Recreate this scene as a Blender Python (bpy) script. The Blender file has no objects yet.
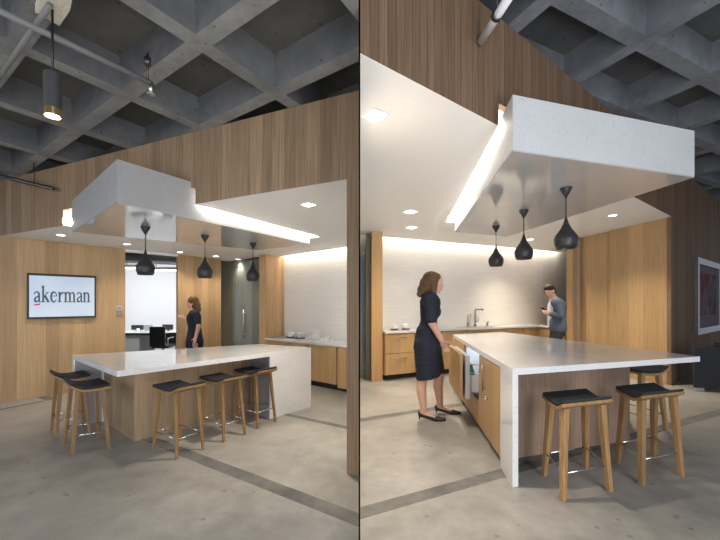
import bpy, bmesh, math, random
from math import sin, cos, pi, radians, sqrt, atan2, hypot
from mathutils import Vector, Matrix
from mathutils.geometry import tessellate_polygon

random.seed(7)
scene = bpy.context.scene
COL = scene.collection

# ------------------------------------------------------------------ camera
EYE, FPX, HOR, CX = 1.45, 350.0, 303.0, 360.0
cam = bpy.data.cameras.new('camera')
cam.sensor_width = 36.0
cam.lens = FPX * 36.0 / 720.0
cam.shift_y = (HOR - 270.0) / 720.0
cam.clip_start = 0.05
cam_o = bpy.data.objects.new('camera', cam)
cam_o.location = (0, 0, EYE)
cam_o.rotation_euler = (pi / 2, 0, 0)
COL.objects.link(cam_o)
scene.camera = cam_o


def at_z(px, py, z):                     # survey: photo point known to lie at height z
    y = (EYE - z) * FPX / (py - HOR)
    return Vector(((px - CX) / FPX * y, y, z))


def at_y(px, py, y):                     # survey: photo point known to lie at depth y
    return Vector(((px - CX) / FPX * y, y, EYE - (py - HOR) / FPX * y))


def on_line(px, p, q):                   # photo column px on the plan line p-q
    k = (px - CX) / FPX
    dx, dy = q[0] - p[0], q[1] - p[1]
    t = (k * p[1] - p[0]) / (dx - k * dy)
    return Vector((p[0] + dx * t, p[1] + dy * t))


def z_of(py, y):
    return EYE - (py - HOR) / FPX * y


# ------------------------------------------------------------------ materials
def new_mat(name):
    m = bpy.data.materials.new(name)
    m.use_nodes = True
    nt = m.node_tree
    return m, nt, nt.nodes['Principled BSDF'], nt.nodes, nt.links


def flat(name, col, rough=0.5, metal=0.0, spec=0.5, emit=None, estr=1.0):
    m, nt, b, N, L = new_mat(name)
    b.inputs['Base Color'].default_value = (*col, 1)
    b.inputs['Roughness'].default_value = rough
    b.inputs['Metallic'].default_value = metal
    b.inputs['Specular IOR Level'].default_value = spec
    if emit:
        b.inputs['Emission Color'].default_value = (*emit, 1)
        b.inputs['Emission Strength'].default_value = estr
    return m


def coords(N, L, scale=(1, 1, 1), rotz=0.0):
    tc = N.new('ShaderNodeTexCoord')
    mp = N.new('ShaderNodeMapping')
    mp.inputs['Rotation'].default_value = (0, 0, rotz)
    mp.inputs['Scale'].default_value = scale
    mp.vector_type = 'TEXTURE' if False else 'POINT'
    L.new(tc.outputs['Object'], mp.inputs['Vector'])
    return mp.outputs['Vector']


def ramp(N, L, src, stops):
    r = N.new('ShaderNodeValToRGB')
    e = r.color_ramp.elements
    e[0].position, e[0].color = stops[0][0], (*stops[0][1], 1)
    e[1].position, e[1].color = stops[-1][0], (*stops[-1][1], 1)
    for p, c in stops[1:-1]:
        x = e.new(p)
        x.color = (*c, 1)
    L.new(src, r.inputs['Fac'])
    return r.outputs['Color']


def noise(N, L, vec, scale, detail=4, rough=0.55):
    n = N.new('ShaderNodeTexNoise')
    n.inputs['Scale'].default_value = scale
    n.inputs['Detail'].default_value = detail
    n.inputs['Roughness'].default_value = rough
    L.new(vec, n.inputs['Vector'])
    return n.outputs['Fac']


def mix(N, L, a, b, fac, mode='MIX'):
    m = N.new('ShaderNodeMix')
    m.data_type = 'RGBA'
    m.blend_type = mode
    for sock, v in ((m.inputs[6], a), (m.inputs[7], b)):
        if isinstance(v, tuple):
            sock.default_value = (*v, 1)
        else:
            L.new(v, sock)
    if isinstance(fac, float):
        m.inputs[0].default_value = fac
    else:
        L.new(fac, m.inputs[0])
    return m.outputs[2]


def bump(N, L, b, src, strength, dist=0.01):
    n = N.new('ShaderNodeBump')
    n.inputs['Strength'].default_value = strength
    n.inputs['Distance'].default_value = dist
    L.new(src, n.inputs['Height'])
    L.new(n.outputs['Normal'], b.inputs['Normal'])


def wood(name, dark, light, ang=0.0, board=0.13, rough=0.45, grain=1.0, seam=0.0, vertical=True, spec=0.3):
    """veneer: fine grain running up the wall and slightly different boards side by side"""
    m, nt, b, N, L = new_mat(name)
    v = coords(N, L, (1, 1, 1), -ang)
    sep = N.new('ShaderNodeSeparateXYZ')
    L.new(v, sep.inputs[0])
    fine = coords(N, L, (38, 38, 1.1) if vertical else (6, 6, 6))
    g = noise(N, L, fine, 1.6 * grain, 5, 0.6)
    base = ramp(N, L, g, [(0.3, dark), (0.7, light)])
    dv = N.new('ShaderNodeMath'); dv.operation = 'DIVIDE'
    dv.inputs[1].default_value = board
    L.new(sep.outputs['X'], dv.inputs[0])
    fl = N.new('ShaderNodeMath'); fl.operation = 'FLOOR'
    L.new(dv.outputs[0], fl.inputs[0])
    wn = N.new('ShaderNodeTexWhiteNoise'); wn.noise_dimensions = '1D'
    L.new(fl.outputs[0], wn.inputs['W'])
    tint = ramp(N, L, wn.outputs['Value'], [(0, (0.80, 0.79, 0.78)), (1, (1.10, 1.09, 1.08))])
    c = mix(N, L, base, tint, 1.0, 'MULTIPLY')
    if seam > 0:
        fr = N.new('ShaderNodeMath'); fr.operation = 'FRACT'
        L.new(dv.outputs[0], fr.inputs[0])
        lt = N.new('ShaderNodeMath'); lt.operation = 'LESS_THAN'
        lt.inputs[1].default_value = seam
        L.new(fr.outputs[0], lt.inputs[0])
        c = mix(N, L, c, tuple(x * 0.45 for x in dark), lt.outputs[0])
    L.new(c, b.inputs['Base Color'])
    b.inputs['Roughness'].default_value = rough
    b.inputs['Specular IOR Level'].default_value = spec
    bump(N, L, b, g, 0.05)
    return m


def concrete(name, lo, hi, spot, rough=(0.35, 0.6), scale=1.0, pits=True, bstr=0.1):
    m, nt, b, N, L = new_mat(name)
    v = coords(N, L)
    big = noise(N, L, v, 0.9 * scale, 5, 0.6)
    mid = noise(N, L, v, 5.0 * scale, 6, 0.65)
    c1 = ramp(N, L, big, [(0.32, lo), (0.68, hi)])
    c2 = ramp(N, L, mid, [(0.3, (0.72, 0.72, 0.72)), (0.7, (1.12, 1.12, 1.12))])
    c = mix(N, L, c1, c2, 0.8, 'MULTIPLY')
    if pits:
        vo = N.new('ShaderNodeTexVoronoi')
        vo.inputs['Scale'].default_value = 7.0 * scale
        L.new(v, vo.inputs['Vector'])
        s = ramp(N, L, vo.outputs['Distance'], [(0.09, (1, 1, 1)), (0.16, (0, 0, 0))])
        thin = ramp(N, L, noise(N, L, v, 2.2 * scale, 2), [(0.47, (0, 0, 0)), (0.60, (0.8, 0.8, 0.8))])
        f = mix(N, L, s, thin, 1.0, 'MULTIPLY')
        c = mix(N, L, c, spot, f)
    L.new(c, b.inputs['Base Color'])
    r = ramp(N, L, mid, [(0.3, (rough[0],) * 3), (0.7, (rough[1],) * 3)])
    L.new(r, b.inputs['Roughness'])
    bump(N, L, b, mid, bstr, 0.02)
    return m


def quartz(name, base, speck, rough, coat=0.0, spec=0.5):
    m, nt, b, N, L = new_mat(name)
    v = coords(N, L)
    f = noise(N, L, v, 70, 3, 0.7)
    g = noise(N, L, v, 4, 3, 0.5)
    c = ramp(N, L, f, [(0.28, speck), (0.42, base), (0.7, tuple(min(1, x * 1.04) for x in base))])
    t = ramp(N, L, g, [(0.3, (0.94, 0.94, 0.95)), (0.7, (1, 1, 1))])
    L.new(mix(N, L, c, t, 1.0, 'MULTIPLY'), b.inputs['Base Color'])
    b.inputs['Roughness'].default_value = rough
    b.inputs['Specular IOR Level'].default_value = spec
    b.inputs['Coat Weight'].default_value = coat
    b.inputs['Coat Roughness'].default_value = 0.03
    return m


def tile(name, ang):
    m, nt, b, N, L = new_mat(name)
    v = coords(N, L, (1, 1, 1), -ang)
    sep = N.new('ShaderNodeSeparateXYZ'); L.new(v, sep.inputs[0])
    cb = N.new('ShaderNodeCombineXYZ')
    L.new(sep.outputs['X'], cb.inputs['X']); L.new(sep.outputs['Z'], cb.inputs['Y'])
    br = N.new('ShaderNodeTexBrick')
    br.inputs['Scale'].default_value = 1.0
    br.inputs['Brick Width'].default_value = 0.26
    br.inputs['Row Height'].default_value = 0.075
    br.inputs['Mortar Size'].default_value = 0.003
    br.inputs['Color1'].default_value = (0.80, 0.78, 0.74, 1)
    br.inputs['Color2'].default_value = (0.765, 0.745, 0.71, 1)
    br.inputs['Mortar'].default_value = (0.70, 0.685, 0.66, 1)
    L.new(cb.outputs[0], br.inputs['Vector'])
    L.new(br.outputs['Color'], b.inputs['Base Color'])
    b.inputs['Roughness'].default_value = 0.22
    w = noise(N, L, v, 9, 3)
    bump(N, L, b, w, 0.10, 0.02)
    return m


def fabric(name, col, scale=180):
    m, nt, b, N, L = new_mat(name)
    v = coords(N, L)
    f = noise(N, L, v, scale, 2)
    L.new(ramp(N, L, f, [(0.3, tuple(x * 0.75 for x in col)), (0.7, tuple(x * 1.2 for x in col))]), b.inputs['Base Color'])
    b.inputs['Roughness'].default_value = 0.8
    b.inputs['Specular IOR Level'].default_value = 0.25
    bump(N, L, b, f, 0.15, 0.003)
    return m


def glass_mat(name, col, alpha):
    m, nt, b, N, L = new_mat(name)
    b.inputs['Base Color'].default_value = (*col, 1)
    b.inputs['Roughness'].default_value = 0.05
    b.inputs['Alpha'].default_value = alpha
    b.inputs['Specular IOR Level'].default_value = 0.6
    return m


def emit(name, col, s):
    return flat(name, col, 0.5, 0, 0.0, col, s)


M = {}
M['floor'] = concrete('polished_concrete', (0.235, 0.228, 0.212), (0.405, 0.392, 0.36), (0.13, 0.13, 0.132), (0.28, 0.5), 1.1, True, 0.06)
M['strip'] = concrete('patched_concrete', (0.10, 0.10, 0.096), (0.22, 0.215, 0.20), (0.30, 0.29, 0.27), (0.6, 0.8), 3.0, True, 0.4)
PIT = (0.035, 0.035, 0.035)
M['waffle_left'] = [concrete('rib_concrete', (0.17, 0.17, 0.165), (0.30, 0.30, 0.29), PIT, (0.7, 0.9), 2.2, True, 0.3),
                    concrete('coffer_side_shade_concrete', (0.10, 0.104, 0.112), (0.16, 0.165, 0.173), PIT, (0.7, 0.9), 1.6, True, 0.25),  # coffer sides and tops tinted darker: recess shade put into the colour
                    concrete('coffer_top_shade_concrete', (0.085, 0.082, 0.072), (0.14, 0.135, 0.12), PIT, (0.7, 0.9), 1.2, True, 0.25)]
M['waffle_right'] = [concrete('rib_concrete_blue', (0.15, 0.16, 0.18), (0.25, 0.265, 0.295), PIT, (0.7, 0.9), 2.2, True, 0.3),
                     concrete('coffer_side_shade_concrete_blue', (0.13, 0.14, 0.16), (0.21, 0.225, 0.25), PIT, (0.7, 0.9), 1.6, True, 0.25),  # same painted shade in the right-hand coffers
                     concrete('coffer_top_shade_concrete_blue', (0.075, 0.078, 0.082), (0.12, 0.125, 0.13), PIT, (0.7, 0.9), 1.2, True, 0.25)]
M['white'] = flat('white_paint', (0.87, 0.855, 0.83), 0.6)
M['cove'] = flat('white_cove_paint', (0.85, 0.84, 0.82), 0.6)
M['quartz'] = quartz('white_quartz', (0.69, 0.695, 0.70), (0.45, 0.45, 0.46), 0.05)
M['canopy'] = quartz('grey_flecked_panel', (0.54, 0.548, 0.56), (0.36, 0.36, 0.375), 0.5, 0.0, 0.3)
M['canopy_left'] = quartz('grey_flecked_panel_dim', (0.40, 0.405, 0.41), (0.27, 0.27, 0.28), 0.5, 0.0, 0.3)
M['canopy_under'] = quartz('polished_grey_panel', (0.47, 0.465, 0.46), (0.41, 0.41, 0.41), 0.07, 0.0, 0.8)
M['steel'] = flat('brushed_steel', (0.55, 0.55, 0.55), 0.3, 1.0)
M['chrome'] = flat('chrome', (0.75, 0.75, 0.76), 0.12, 1.0)
M['dark_metal'] = flat('dark_bronze_metal', (0.10, 0.095, 0.09), 0.4, 0.8)
M['black'] = flat('black_plastic', (0.012, 0.012, 0.013), 0.45)
M['matte_black'] = flat('matte_black_paint', (0.022, 0.022, 0.024), 0.42)
M['divider'] = flat('black_divider', (0.0015, 0.0015, 0.0015), 1.0, 0, 0.0)
M['seat'] = fabric('charcoal_upholstery', (0.028, 0.030, 0.036))
M['oak'] = wood('oiled_oak', (0.22, 0.125, 0.052), (0.36, 0.22, 0.10), 0, 0.5, 0.45)
M['grey_paint'] = flat('grey_pipe_paint', (0.17, 0.17, 0.17), 0.6)
M['white_pipe'] = flat('white_pipe_paint', (0.80, 0.80, 0.82), 0.45)
M['faucet'] = flat('brushed_faucet_steel', (0.30, 0.28, 0.26), 0.35, 0.9)
M['led'] = emit('led_light', (1.0, 0.93, 0.82), 14.0)
M['cove_led'] = emit('cove_led_light', (1.0, 0.93, 0.82), 24.0)
M['slot_led'] = emit('slot_led_light', (1.0, 0.94, 0.84), 60.0)
M['island_kick'] = flat('dark_brown_plinth', (0.06, 0.05, 0.042), 0.6)
M['lamp'] = emit('lamp_glow', (1.0, 0.96, 0.88), 9.0)
M['kick'] = flat('black_kick_board', (0.012, 0.011, 0.010), 0.6)
M['white_china'] = flat('white_china', (0.8, 0.8, 0.78), 0.2)
M['glass'] = glass_mat('clear_glass', (0.85, 0.88, 0.88), 0.25)
M['door_glass'] = glass_mat('grey_green_door_glass', (0.22, 0.245, 0.225), 0.62)
M['skin'] = flat('skin', (0.56, 0.33, 0.24), 0.55)
M['hair_brown'] = fabric('brown_hair', (0.105, 0.058, 0.030), 60)
M['hair_dark'] = fabric('dark_hair', (0.045, 0.032, 0.025), 60)
M['navy'] = fabric('navy_dress_cloth', (0.016, 0.019, 0.033), 120)
M['suit'] = fabric('blue_grey_suit_cloth', (0.085, 0.105, 0.15), 120)
M['trousers'] = fabric('dark_trouser_cloth', (0.03, 0.033, 0.045), 120)
M['shirt'] = flat('white_shirt_cloth', (0.75, 0.75, 0.77), 0.8)
M['leather'] = flat('black_shoe_leather', (0.012, 0.011, 0.011), 0.3)
M['office_white'] = flat('white_office_wall', (0.80, 0.80, 0.82), 0.7)
M['grey_wall'] = flat('grey_green_wall', (0.16, 0.165, 0.14), 0.8)


# ------------------------------------------------------------------ mesh helpers
class MB:
    def __init__(self):
        self.bm = bmesh.new()

    def face(self, pts):
        vs = [self.bm.verts.new(p) for p in pts]
        try:
            return self.bm.faces.new(vs)
        except ValueError:
            return None

    def prism(self, poly, z0, z1):
        """plan polygon extruded upward; z0 / z1 may be functions of (x, y)"""
        f0 = z0 if callable(z0) else (lambda x, y: z0)
        f1 = z1 if callable(z1) else (lambda x, y: z1)
        lo = [self.bm.verts.new((p[0], p[1], f0(p[0], p[1]))) for p in poly]
        hi = [self.bm.verts.new((p[0], p[1], f1(p[0], p[1]))) for p in poly]
        n = len(poly)
        tris = tessellate_polygon([[Vector((p[0], p[1], 0)) for p in poly]])
        for t in tris:
            self.bm.faces.new([lo[i] for i in reversed(t)])
            self.bm.faces.new([hi[i] for i in t])
        for i in range(n):
            j = (i + 1) % n
            self.bm.faces.new([lo[i], lo[j], hi[j], hi[i]])
        return self

    def upright(self, p, q, sz, t, side=1):
        """polygon given as (s, z) on the vertical plane p->q, thickness t to the left (side=1) or right"""
        p = Vector((p[0], p[1])); q = Vector((q[0], q[1]))
        d = (q - p).normalized()
        n = Vector((-d.y, d.x)) * side * t
        a = [self.bm.verts.new((p.x + d.x * s, p.y + d.y * s, z)) for s, z in sz]
        b = [self.bm.verts.new((p.x + d.x * s + n.x, p.y + d.y * s + n.y, z)) for s, z in sz]
        tris = tessellate_polygon([[Vector((s, z, 0)) for s, z in sz]])
        for tr in tris:
            self.bm.faces.new([a[i] for i in tr])
            self.bm.faces.new([b[i] for i in reversed(tr)])
        m = len(sz)
        for i in range(m):
            j = (i + 1) % m
            self.bm.faces.new([a[j], a[i], b[i], b[j]])
        return self

    def box(self, c, size, rz=0.0, bevel=0.0):
        bm2 = bmesh.new()
        bmesh.ops.create_cube(bm2, size=1.0)
        bmesh.ops.scale(bm2, vec=size, verts=bm2.verts)
        if bevel:
            bmesh.ops.bevel(bm2, geom=list(bm2.edges), offset=bevel, segments=2, affect='EDGES', profile=0.5)
        bmesh.ops.transform(bm2, matrix=Matrix.Translation(c) @ Matrix.Rotation(rz, 4, 'Z'), verts=bm2.verts)
        self.merge(bm2)
        return self

    def merge(self, bm2):
        me = bpy.data.meshes.new('tmp')
        bm2.to_mesh(me)
        bm2.free()
        self.bm.from_mesh(me)
        bpy.data.meshes.remove(me)

    def tube(self, pts, r, seg=10, caps=True):
        pts = [Vector(p) for p in pts]
        rs = r if isinstance(r, (list, tuple)) else [r] * len(pts)
        rings = []
        up = None
        for i, p in enumerate(pts):
            if i == 0: d = pts[1] - p
            elif i == len(pts) - 1: d = p - pts[i - 1]
            else: d = (pts[i + 1] - pts[i]).normalized() + (p - pts[i - 1]).normalized()
            d = d.normalized()
            if up is None:
                up = Vector((0, 0, 1)) if abs(d.z) < 0.9 else Vector((1, 0, 0))
            s = d.cross(up).normalized()
            u = s.cross(d).normalized()
            up = u
            rings.append([self.bm.verts.new(p + (s * cos(2 * pi * k / seg) + u * sin(2 * pi * k / seg)) * rs[i]) for k in range(seg)])
        for a, b in zip(rings, rings[1:]):
            for k in range(seg):
                self.bm.faces.new([a[k], a[(k + 1) % seg], b[(k + 1) % seg], b[k]])
        if caps:
            self.bm.faces.new(rings[0][::-1])
            self.bm.faces.new(rings[-1])
        return self

    def bar(self, p, q, w0, w1, rz=0.0):
        """square tapered bar from p to q, widths w0 -> w1"""
        rings = []
        for c, w in ((Vector(p), w0), (Vector(q), w1)):
            ring = []
            for sx, sy in ((-1, -1), (1, -1), (1, 1), (-1, 1)):
                x, y = sx * w / 2, sy * w / 2
                ring.append(self.bm.verts.new(c + Vector((x * cos(rz) - y * sin(rz), x * sin(rz) + y * cos(rz), 0))))
            rings.append(ring)
        a, b = rings
        for k in range(4):
            self.bm.faces.new([a[k], a[(k + 1) % 4], b[(k + 1) % 4], b[k]])
        self.bm.faces.new(a[::-1]); self.bm.faces.new(b)
        return self

    def lathe(self, c, prof, seg=32):
        c = Vector(c)
        rings = []
        for r, z in prof:
            if r < 1e-5:
                rings.append([self.bm.verts.new(c + Vector((0, 0, z)))])
            else:
                rings.append([self.bm.verts.new(c + Vector((r * cos(2 * pi * k / seg), r * sin(2 * pi * k / seg), z))) for k in range(seg)])
        for a, b in zip(rings, rings[1:]):
            for k in range(seg):
                k2 = (k + 1) % seg
                if len(a) == 1 and len(b) == 1: continue
                if len(a) == 1: self.bm.faces.new([a[0], b[k2], b[k]])
                elif len(b) == 1: self.bm.faces.new([a[k], a[k2], b[0]])
                else: self.bm.faces.new([a[k], a[k2], b[k2], b[k]])
        return self

    def ellipsoid(self, c, r, rot=None, u=16, v=10):
        bm2 = bmesh.new()
        bmesh.ops.create_uvsphere(bm2, u_segments=u, v_segments=v, radius=1.0)
        bmesh.ops.scale(bm2, vec=r, verts=bm2.verts)
        mt = Matrix.Translation(c)
        if rot is not None: mt = mt @ rot
        bmesh.ops.transform(bm2, matrix=mt, verts=bm2.verts)
        self.merge(bm2)
        return self

    def build(self, name, mat, parent=None, smooth=False, bevel=0.0, clip=None, mods=None):
        if clip:
            for co, no in clip:
                bmesh.ops.bisect_plane(self.bm, geom=list(self.bm.verts) + list(self.bm.edges) + list(self.bm.faces),
                                       plane_co=co, plane_no=no, clear_outer=True)
        bmesh.ops.recalc_face_normals(self.bm, faces=list(self.bm.faces))
        me = bpy.data.meshes.new(name)
        self.bm.to_mesh(me)
        self.bm.free()
        o = bpy.data.objects.new(name, me)
        COL.objects.link(o)
        me.materials.append(mat)
        if smooth:
            for p in me.polygons: p.use_smooth = True
        if bevel:
            b = o.modifiers.new('soft_edges', 'BEVEL')
            b.width = bevel; b.segments = 2; b.limit_method = 'ANGLE'
        if parent:
            o.parent = parent
            o.matrix_parent_inverse = Matrix.Translation(-parent.location) if parent.type == 'EMPTY' and parent.parent is None else Matrix.Identity(4)
        return o


def thing(name, label, cat, loc=(0, 0, 0), group=None):
    o = bpy.data.objects.new(name, None)
    o.empty_display_size = 0.1
    o.location = loc
    COL.objects.link(o)
    return tag(o, label, cat, group)


def tag(o, label, cat, group=None):
    o['label'] = label; o['category'] = cat
    if group: o['group'] = group
    return o


def struct(o):
    o['kind'] = 'structure'
    return o


def V2(p): return Vector((p[0], p[1]))


def inset(poly, ds):
    """offset every edge i (poly[i] -> poly[i+1], CCW) inward by ds[i]"""
    n = len(poly)
    lines = []
    for i in range(n):
        a, b = V2(poly[i]), V2(poly[(i + 1) % n])
        d = (b - a).normalized()
        nn = Vector((-d.y, d.x))
        lines.append((a + nn * ds[i], d))
    out = []
    for i in range(n):
        (p, d), (q, e) = lines[i - 1], lines[i]
        den = d.x * e.y - d.y * e.x
        t = ((q.x - p.x) * e.y - (q.y - p.y) * e.x) / den
        out.append(p + d * t)
    return out


def plane_fit(pts):
    S = [[0.0] * 4 for _ in range(3)]
    for x, y, z in pts:
        r = (1.0, x, y)
        for i in range(3):
            for j in range(3): S[i][j] += r[i] * r[j]
            S[i][3] += r[i] * z
    for i in range(3):
        pv = S[i][i]
        S[i] = [v / pv for v in S[i]]
        for k in range(3):
            if k != i:
                f = S[k][i]
                S[k] = [a - f * b for a, b in zip(S[k], S[i])]
    a, b, c = S[0][3], S[1][3], S[2][3]
    return lambda x, y: a + b * x + c * y


def isect(p, d, q, e):
    den = d.x * e.y - d.y * e.x
    t = ((q.x - p.x) * e.y - (q.y - p.y) * e.x) / den
    return p + d * t


XL, XR = -0.0076, 0.0014        # the two faces of the thin divider between the rooms
CLIP_L = [((XL - 0.0006, 0, 0), (1, 0, 0))]
CLIP_R = [((XR + 0.0006, 0, 0), (-1, 0, 0))]

# ------------------------------------------------------------------ divider and floor
wm = struct(MB().box(((XL + XR) / 2, 7.05, 2.3), (XR - XL, 9.9, 4.6)).build('wall_middle', M['divider']))
wm.data.materials.append(flat('pale_bounce_paint', (0.62, 0.60, 0.57), 0.8, 0, 0.1))  # pale unseen side faces, added for side views and to bounce light
for p_ in wm.data.polygons:
    if abs(p_.normal.x) > 0.9: p_.material_index = 1
struct(MB().prism([(-14, -3), (14, -3), (14, 14), (-14, 14)], -0.1, 0.0).build('floor', M['floor']))


def floor_strip(name, p, q, w, clip, mat=None):
    p, q = V2(p), V2(q)
    d = (q - p).normalized(); n = Vector((-d.y, d.x)) * w / 2
    struct(MB().prism([p - n, q - n, q + n, p + n], 0.0005, 0.003).build(name, mat or M['strip'], clip=clip))


def waffle(name, org, u, v, du, dv, z, depth, half, ir, jr, mats, clip):
    mb = MB()
    o = Vector(org); u = Vector(u).normalized(); v = Vector(v).normalized()
    ta = 0.028
    for i in range(*ir):
        for j in range(*jr):
            def P(a, b, zz):
                p = o + u * (i * du + a) + v * (j * dv + b)
                return (p.x, p.y, zz)
            oc = [(0, 0), (du, 0), (du, dv), (0, dv)]
            h = half
            ic = [(h, h), (du - h, h), (du - h, dv - h), (h, dv - h)]
            h2 = half + ta
            tc = [(h2, h2), (du - h2, h2), (du - h2, dv - h2), (h2, dv - h2)]
            for k in range(4):
                l = (k + 1) % 4
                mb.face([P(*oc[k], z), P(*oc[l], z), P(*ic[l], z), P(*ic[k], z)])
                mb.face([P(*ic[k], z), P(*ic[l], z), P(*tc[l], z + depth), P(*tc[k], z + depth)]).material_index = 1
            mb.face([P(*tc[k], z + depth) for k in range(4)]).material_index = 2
    bmesh.ops.remove_doubles(mb.bm, verts=mb.bm.verts, dist=0.0005)
    w_ = mb.build(name, mats[0], clip=clip)
    for m_ in mats[1:]: w_.data.materials.append(m_)
    return struct(w_)


# ------------------------------------------------------------------ shared builders
def island(A, B, C, D, h, ov_f, ov_e, t_block, wood_m, label, plinth=False, open_side=False, front_m=None):
    """kitchen island: plan A-B seating side, B-C far end, C-D drawer side, D-A overhanging end"""
    A, B, C, D = map(V2, (A, B, C, D))
    root = thing('kitchen_island', label, 'kitchen island', (*((A + B + C + D) / 4), 0))
    th = 0.05
    top = MB().prism([A, B, C, D], h - th, h)
    ab = (B - A).normalized(); bc = (C - B).normalized(); dc = (C - D).normalized()
    bp = inset([A, B, C, D], [ov_f, th, 0.03, ov_e])
    # white end block on the seating side, end slab, and the white leg slab at the drawer corner
    nA = Vector((-ab.y, ab.x))
    b0 = A + ab * t_block
    top.prism([b0, B, B + bc * (ov_f * 1.05), b0 + nA * ov_f], 0.0, h - th)
    e = inset([A, B, C, D], [0, th, 0, 0])
    top.prism([B + bc * (ov_f * 1.05), C, e[2], isect(e[1], bc, b0 + nA * ov_f, ab)], 0.0, h - th)
    leg_in = inset([A, B, C, D], [0, 0, th, 0])
    top.prism([D, leg_in[3], leg_in[3] + dc * ov_e * 1.06, D + dc * ov_e * 1.06], 0.0, h - th)
    top.build('countertop', M['quartz'], root)
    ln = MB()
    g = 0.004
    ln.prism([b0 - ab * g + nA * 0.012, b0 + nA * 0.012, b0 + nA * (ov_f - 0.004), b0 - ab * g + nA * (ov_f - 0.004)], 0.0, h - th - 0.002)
    m_ln = flat('painted_shade_grey', (0.24, 0.235, 0.25), 0.6)  # thin grey panels paint the shade under the overhanging top
    ln.build('inner_shade_panel', m_ln, root)['label'] = 'grey panel painting the shade inside the end block'
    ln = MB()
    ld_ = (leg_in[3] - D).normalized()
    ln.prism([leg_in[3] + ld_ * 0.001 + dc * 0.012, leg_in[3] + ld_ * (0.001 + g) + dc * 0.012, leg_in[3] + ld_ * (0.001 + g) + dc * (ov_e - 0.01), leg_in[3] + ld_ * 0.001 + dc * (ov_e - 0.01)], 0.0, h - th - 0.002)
    ln.build('inner_shade_panel', m_ln, root)['label'] = 'grey panel painting the shade inside the leg slab'
    z0 = 0.055 if plinth else 0.0
    t = 0.03
    bi = inset(bp, [t, t, t, t])
    sh = MB()
    order = (0, 1, 3) if open_side else (0, 1, 2, 3)
    for k in order:
        l = (k + 1) % 4
        sh.prism([bp[k], bp[l], bi[l], bi[k]], z0, h - th)
    sh.build('base_panel', wood_m, root)
    if plinth:
        pl = inset(bp, [0.02, 0.02, 0.06, 0.02])
        MB().prism(pl, 0.0, 0.055).build('plinth', M['island_kick'], root)
    return root, bp, bi


def pendant(px, py, zc, zb, r, label, group):
    """tapered black pendant hanging from the canopy underside at height zc, body bottom at zb"""
    p = at_z(px, py, zc)
    root = thing('pendant_lamp', label, 'pendant lamp', (p.x, p.y, zb), group)
    c = (p.x, p.y, 0)
    H = (zc - zb)
    MB().lathe(c, [(0, zc), (r * 0.5, zc), (r * 0.5, zc - 0.012), (r * 0.06, zc - 0.17 * H), (0, zc - 0.17 * H)]).build('ceiling_cap', M['matte_black'], root, True)
    hb = 0.535 * H
    MB().tube([(p.x, p.y, zc - 0.15 * H), (p.x, p.y, zb + hb)], 0.006, 8).build('cord', M['matte_black'], root, True)
    prof = [(0.0, zb + hb), (0.055 * r, zb + hb), (0.10 * r, zb + 0.93 * hb), (0.22 * r, zb + 0.78 * hb), (0.42 * r, zb + 0.63 * hb), (0.68 * r, zb + 0.50 * hb),
            (0.92 * r, zb + 0.38 * hb), (1.0 * r, zb + 0.29 * hb), (0.99 * r, zb + 0.20 * hb), (0.92 * r, zb + 0.10 * hb), (0.80 * r, zb),
            (0.76 * r, zb + 0.004), (0.85 * r, zb + 0.12 * hb), (0.9 * r, zb + 0.28 * hb), (0.5 * r, zb + 0.55 * hb), (0, zb + 0.6 * hb)]
    MB().lathe(c, prof, 40).build('lamp_shade', M['matte_black'], root, True)
    MB().ellipsoid((p.x, p.y, zb + 0.2 * hb), (0.03, 0.03, 0.035)).build('bulb', M['white_china'], root, True)
    return root


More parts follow.
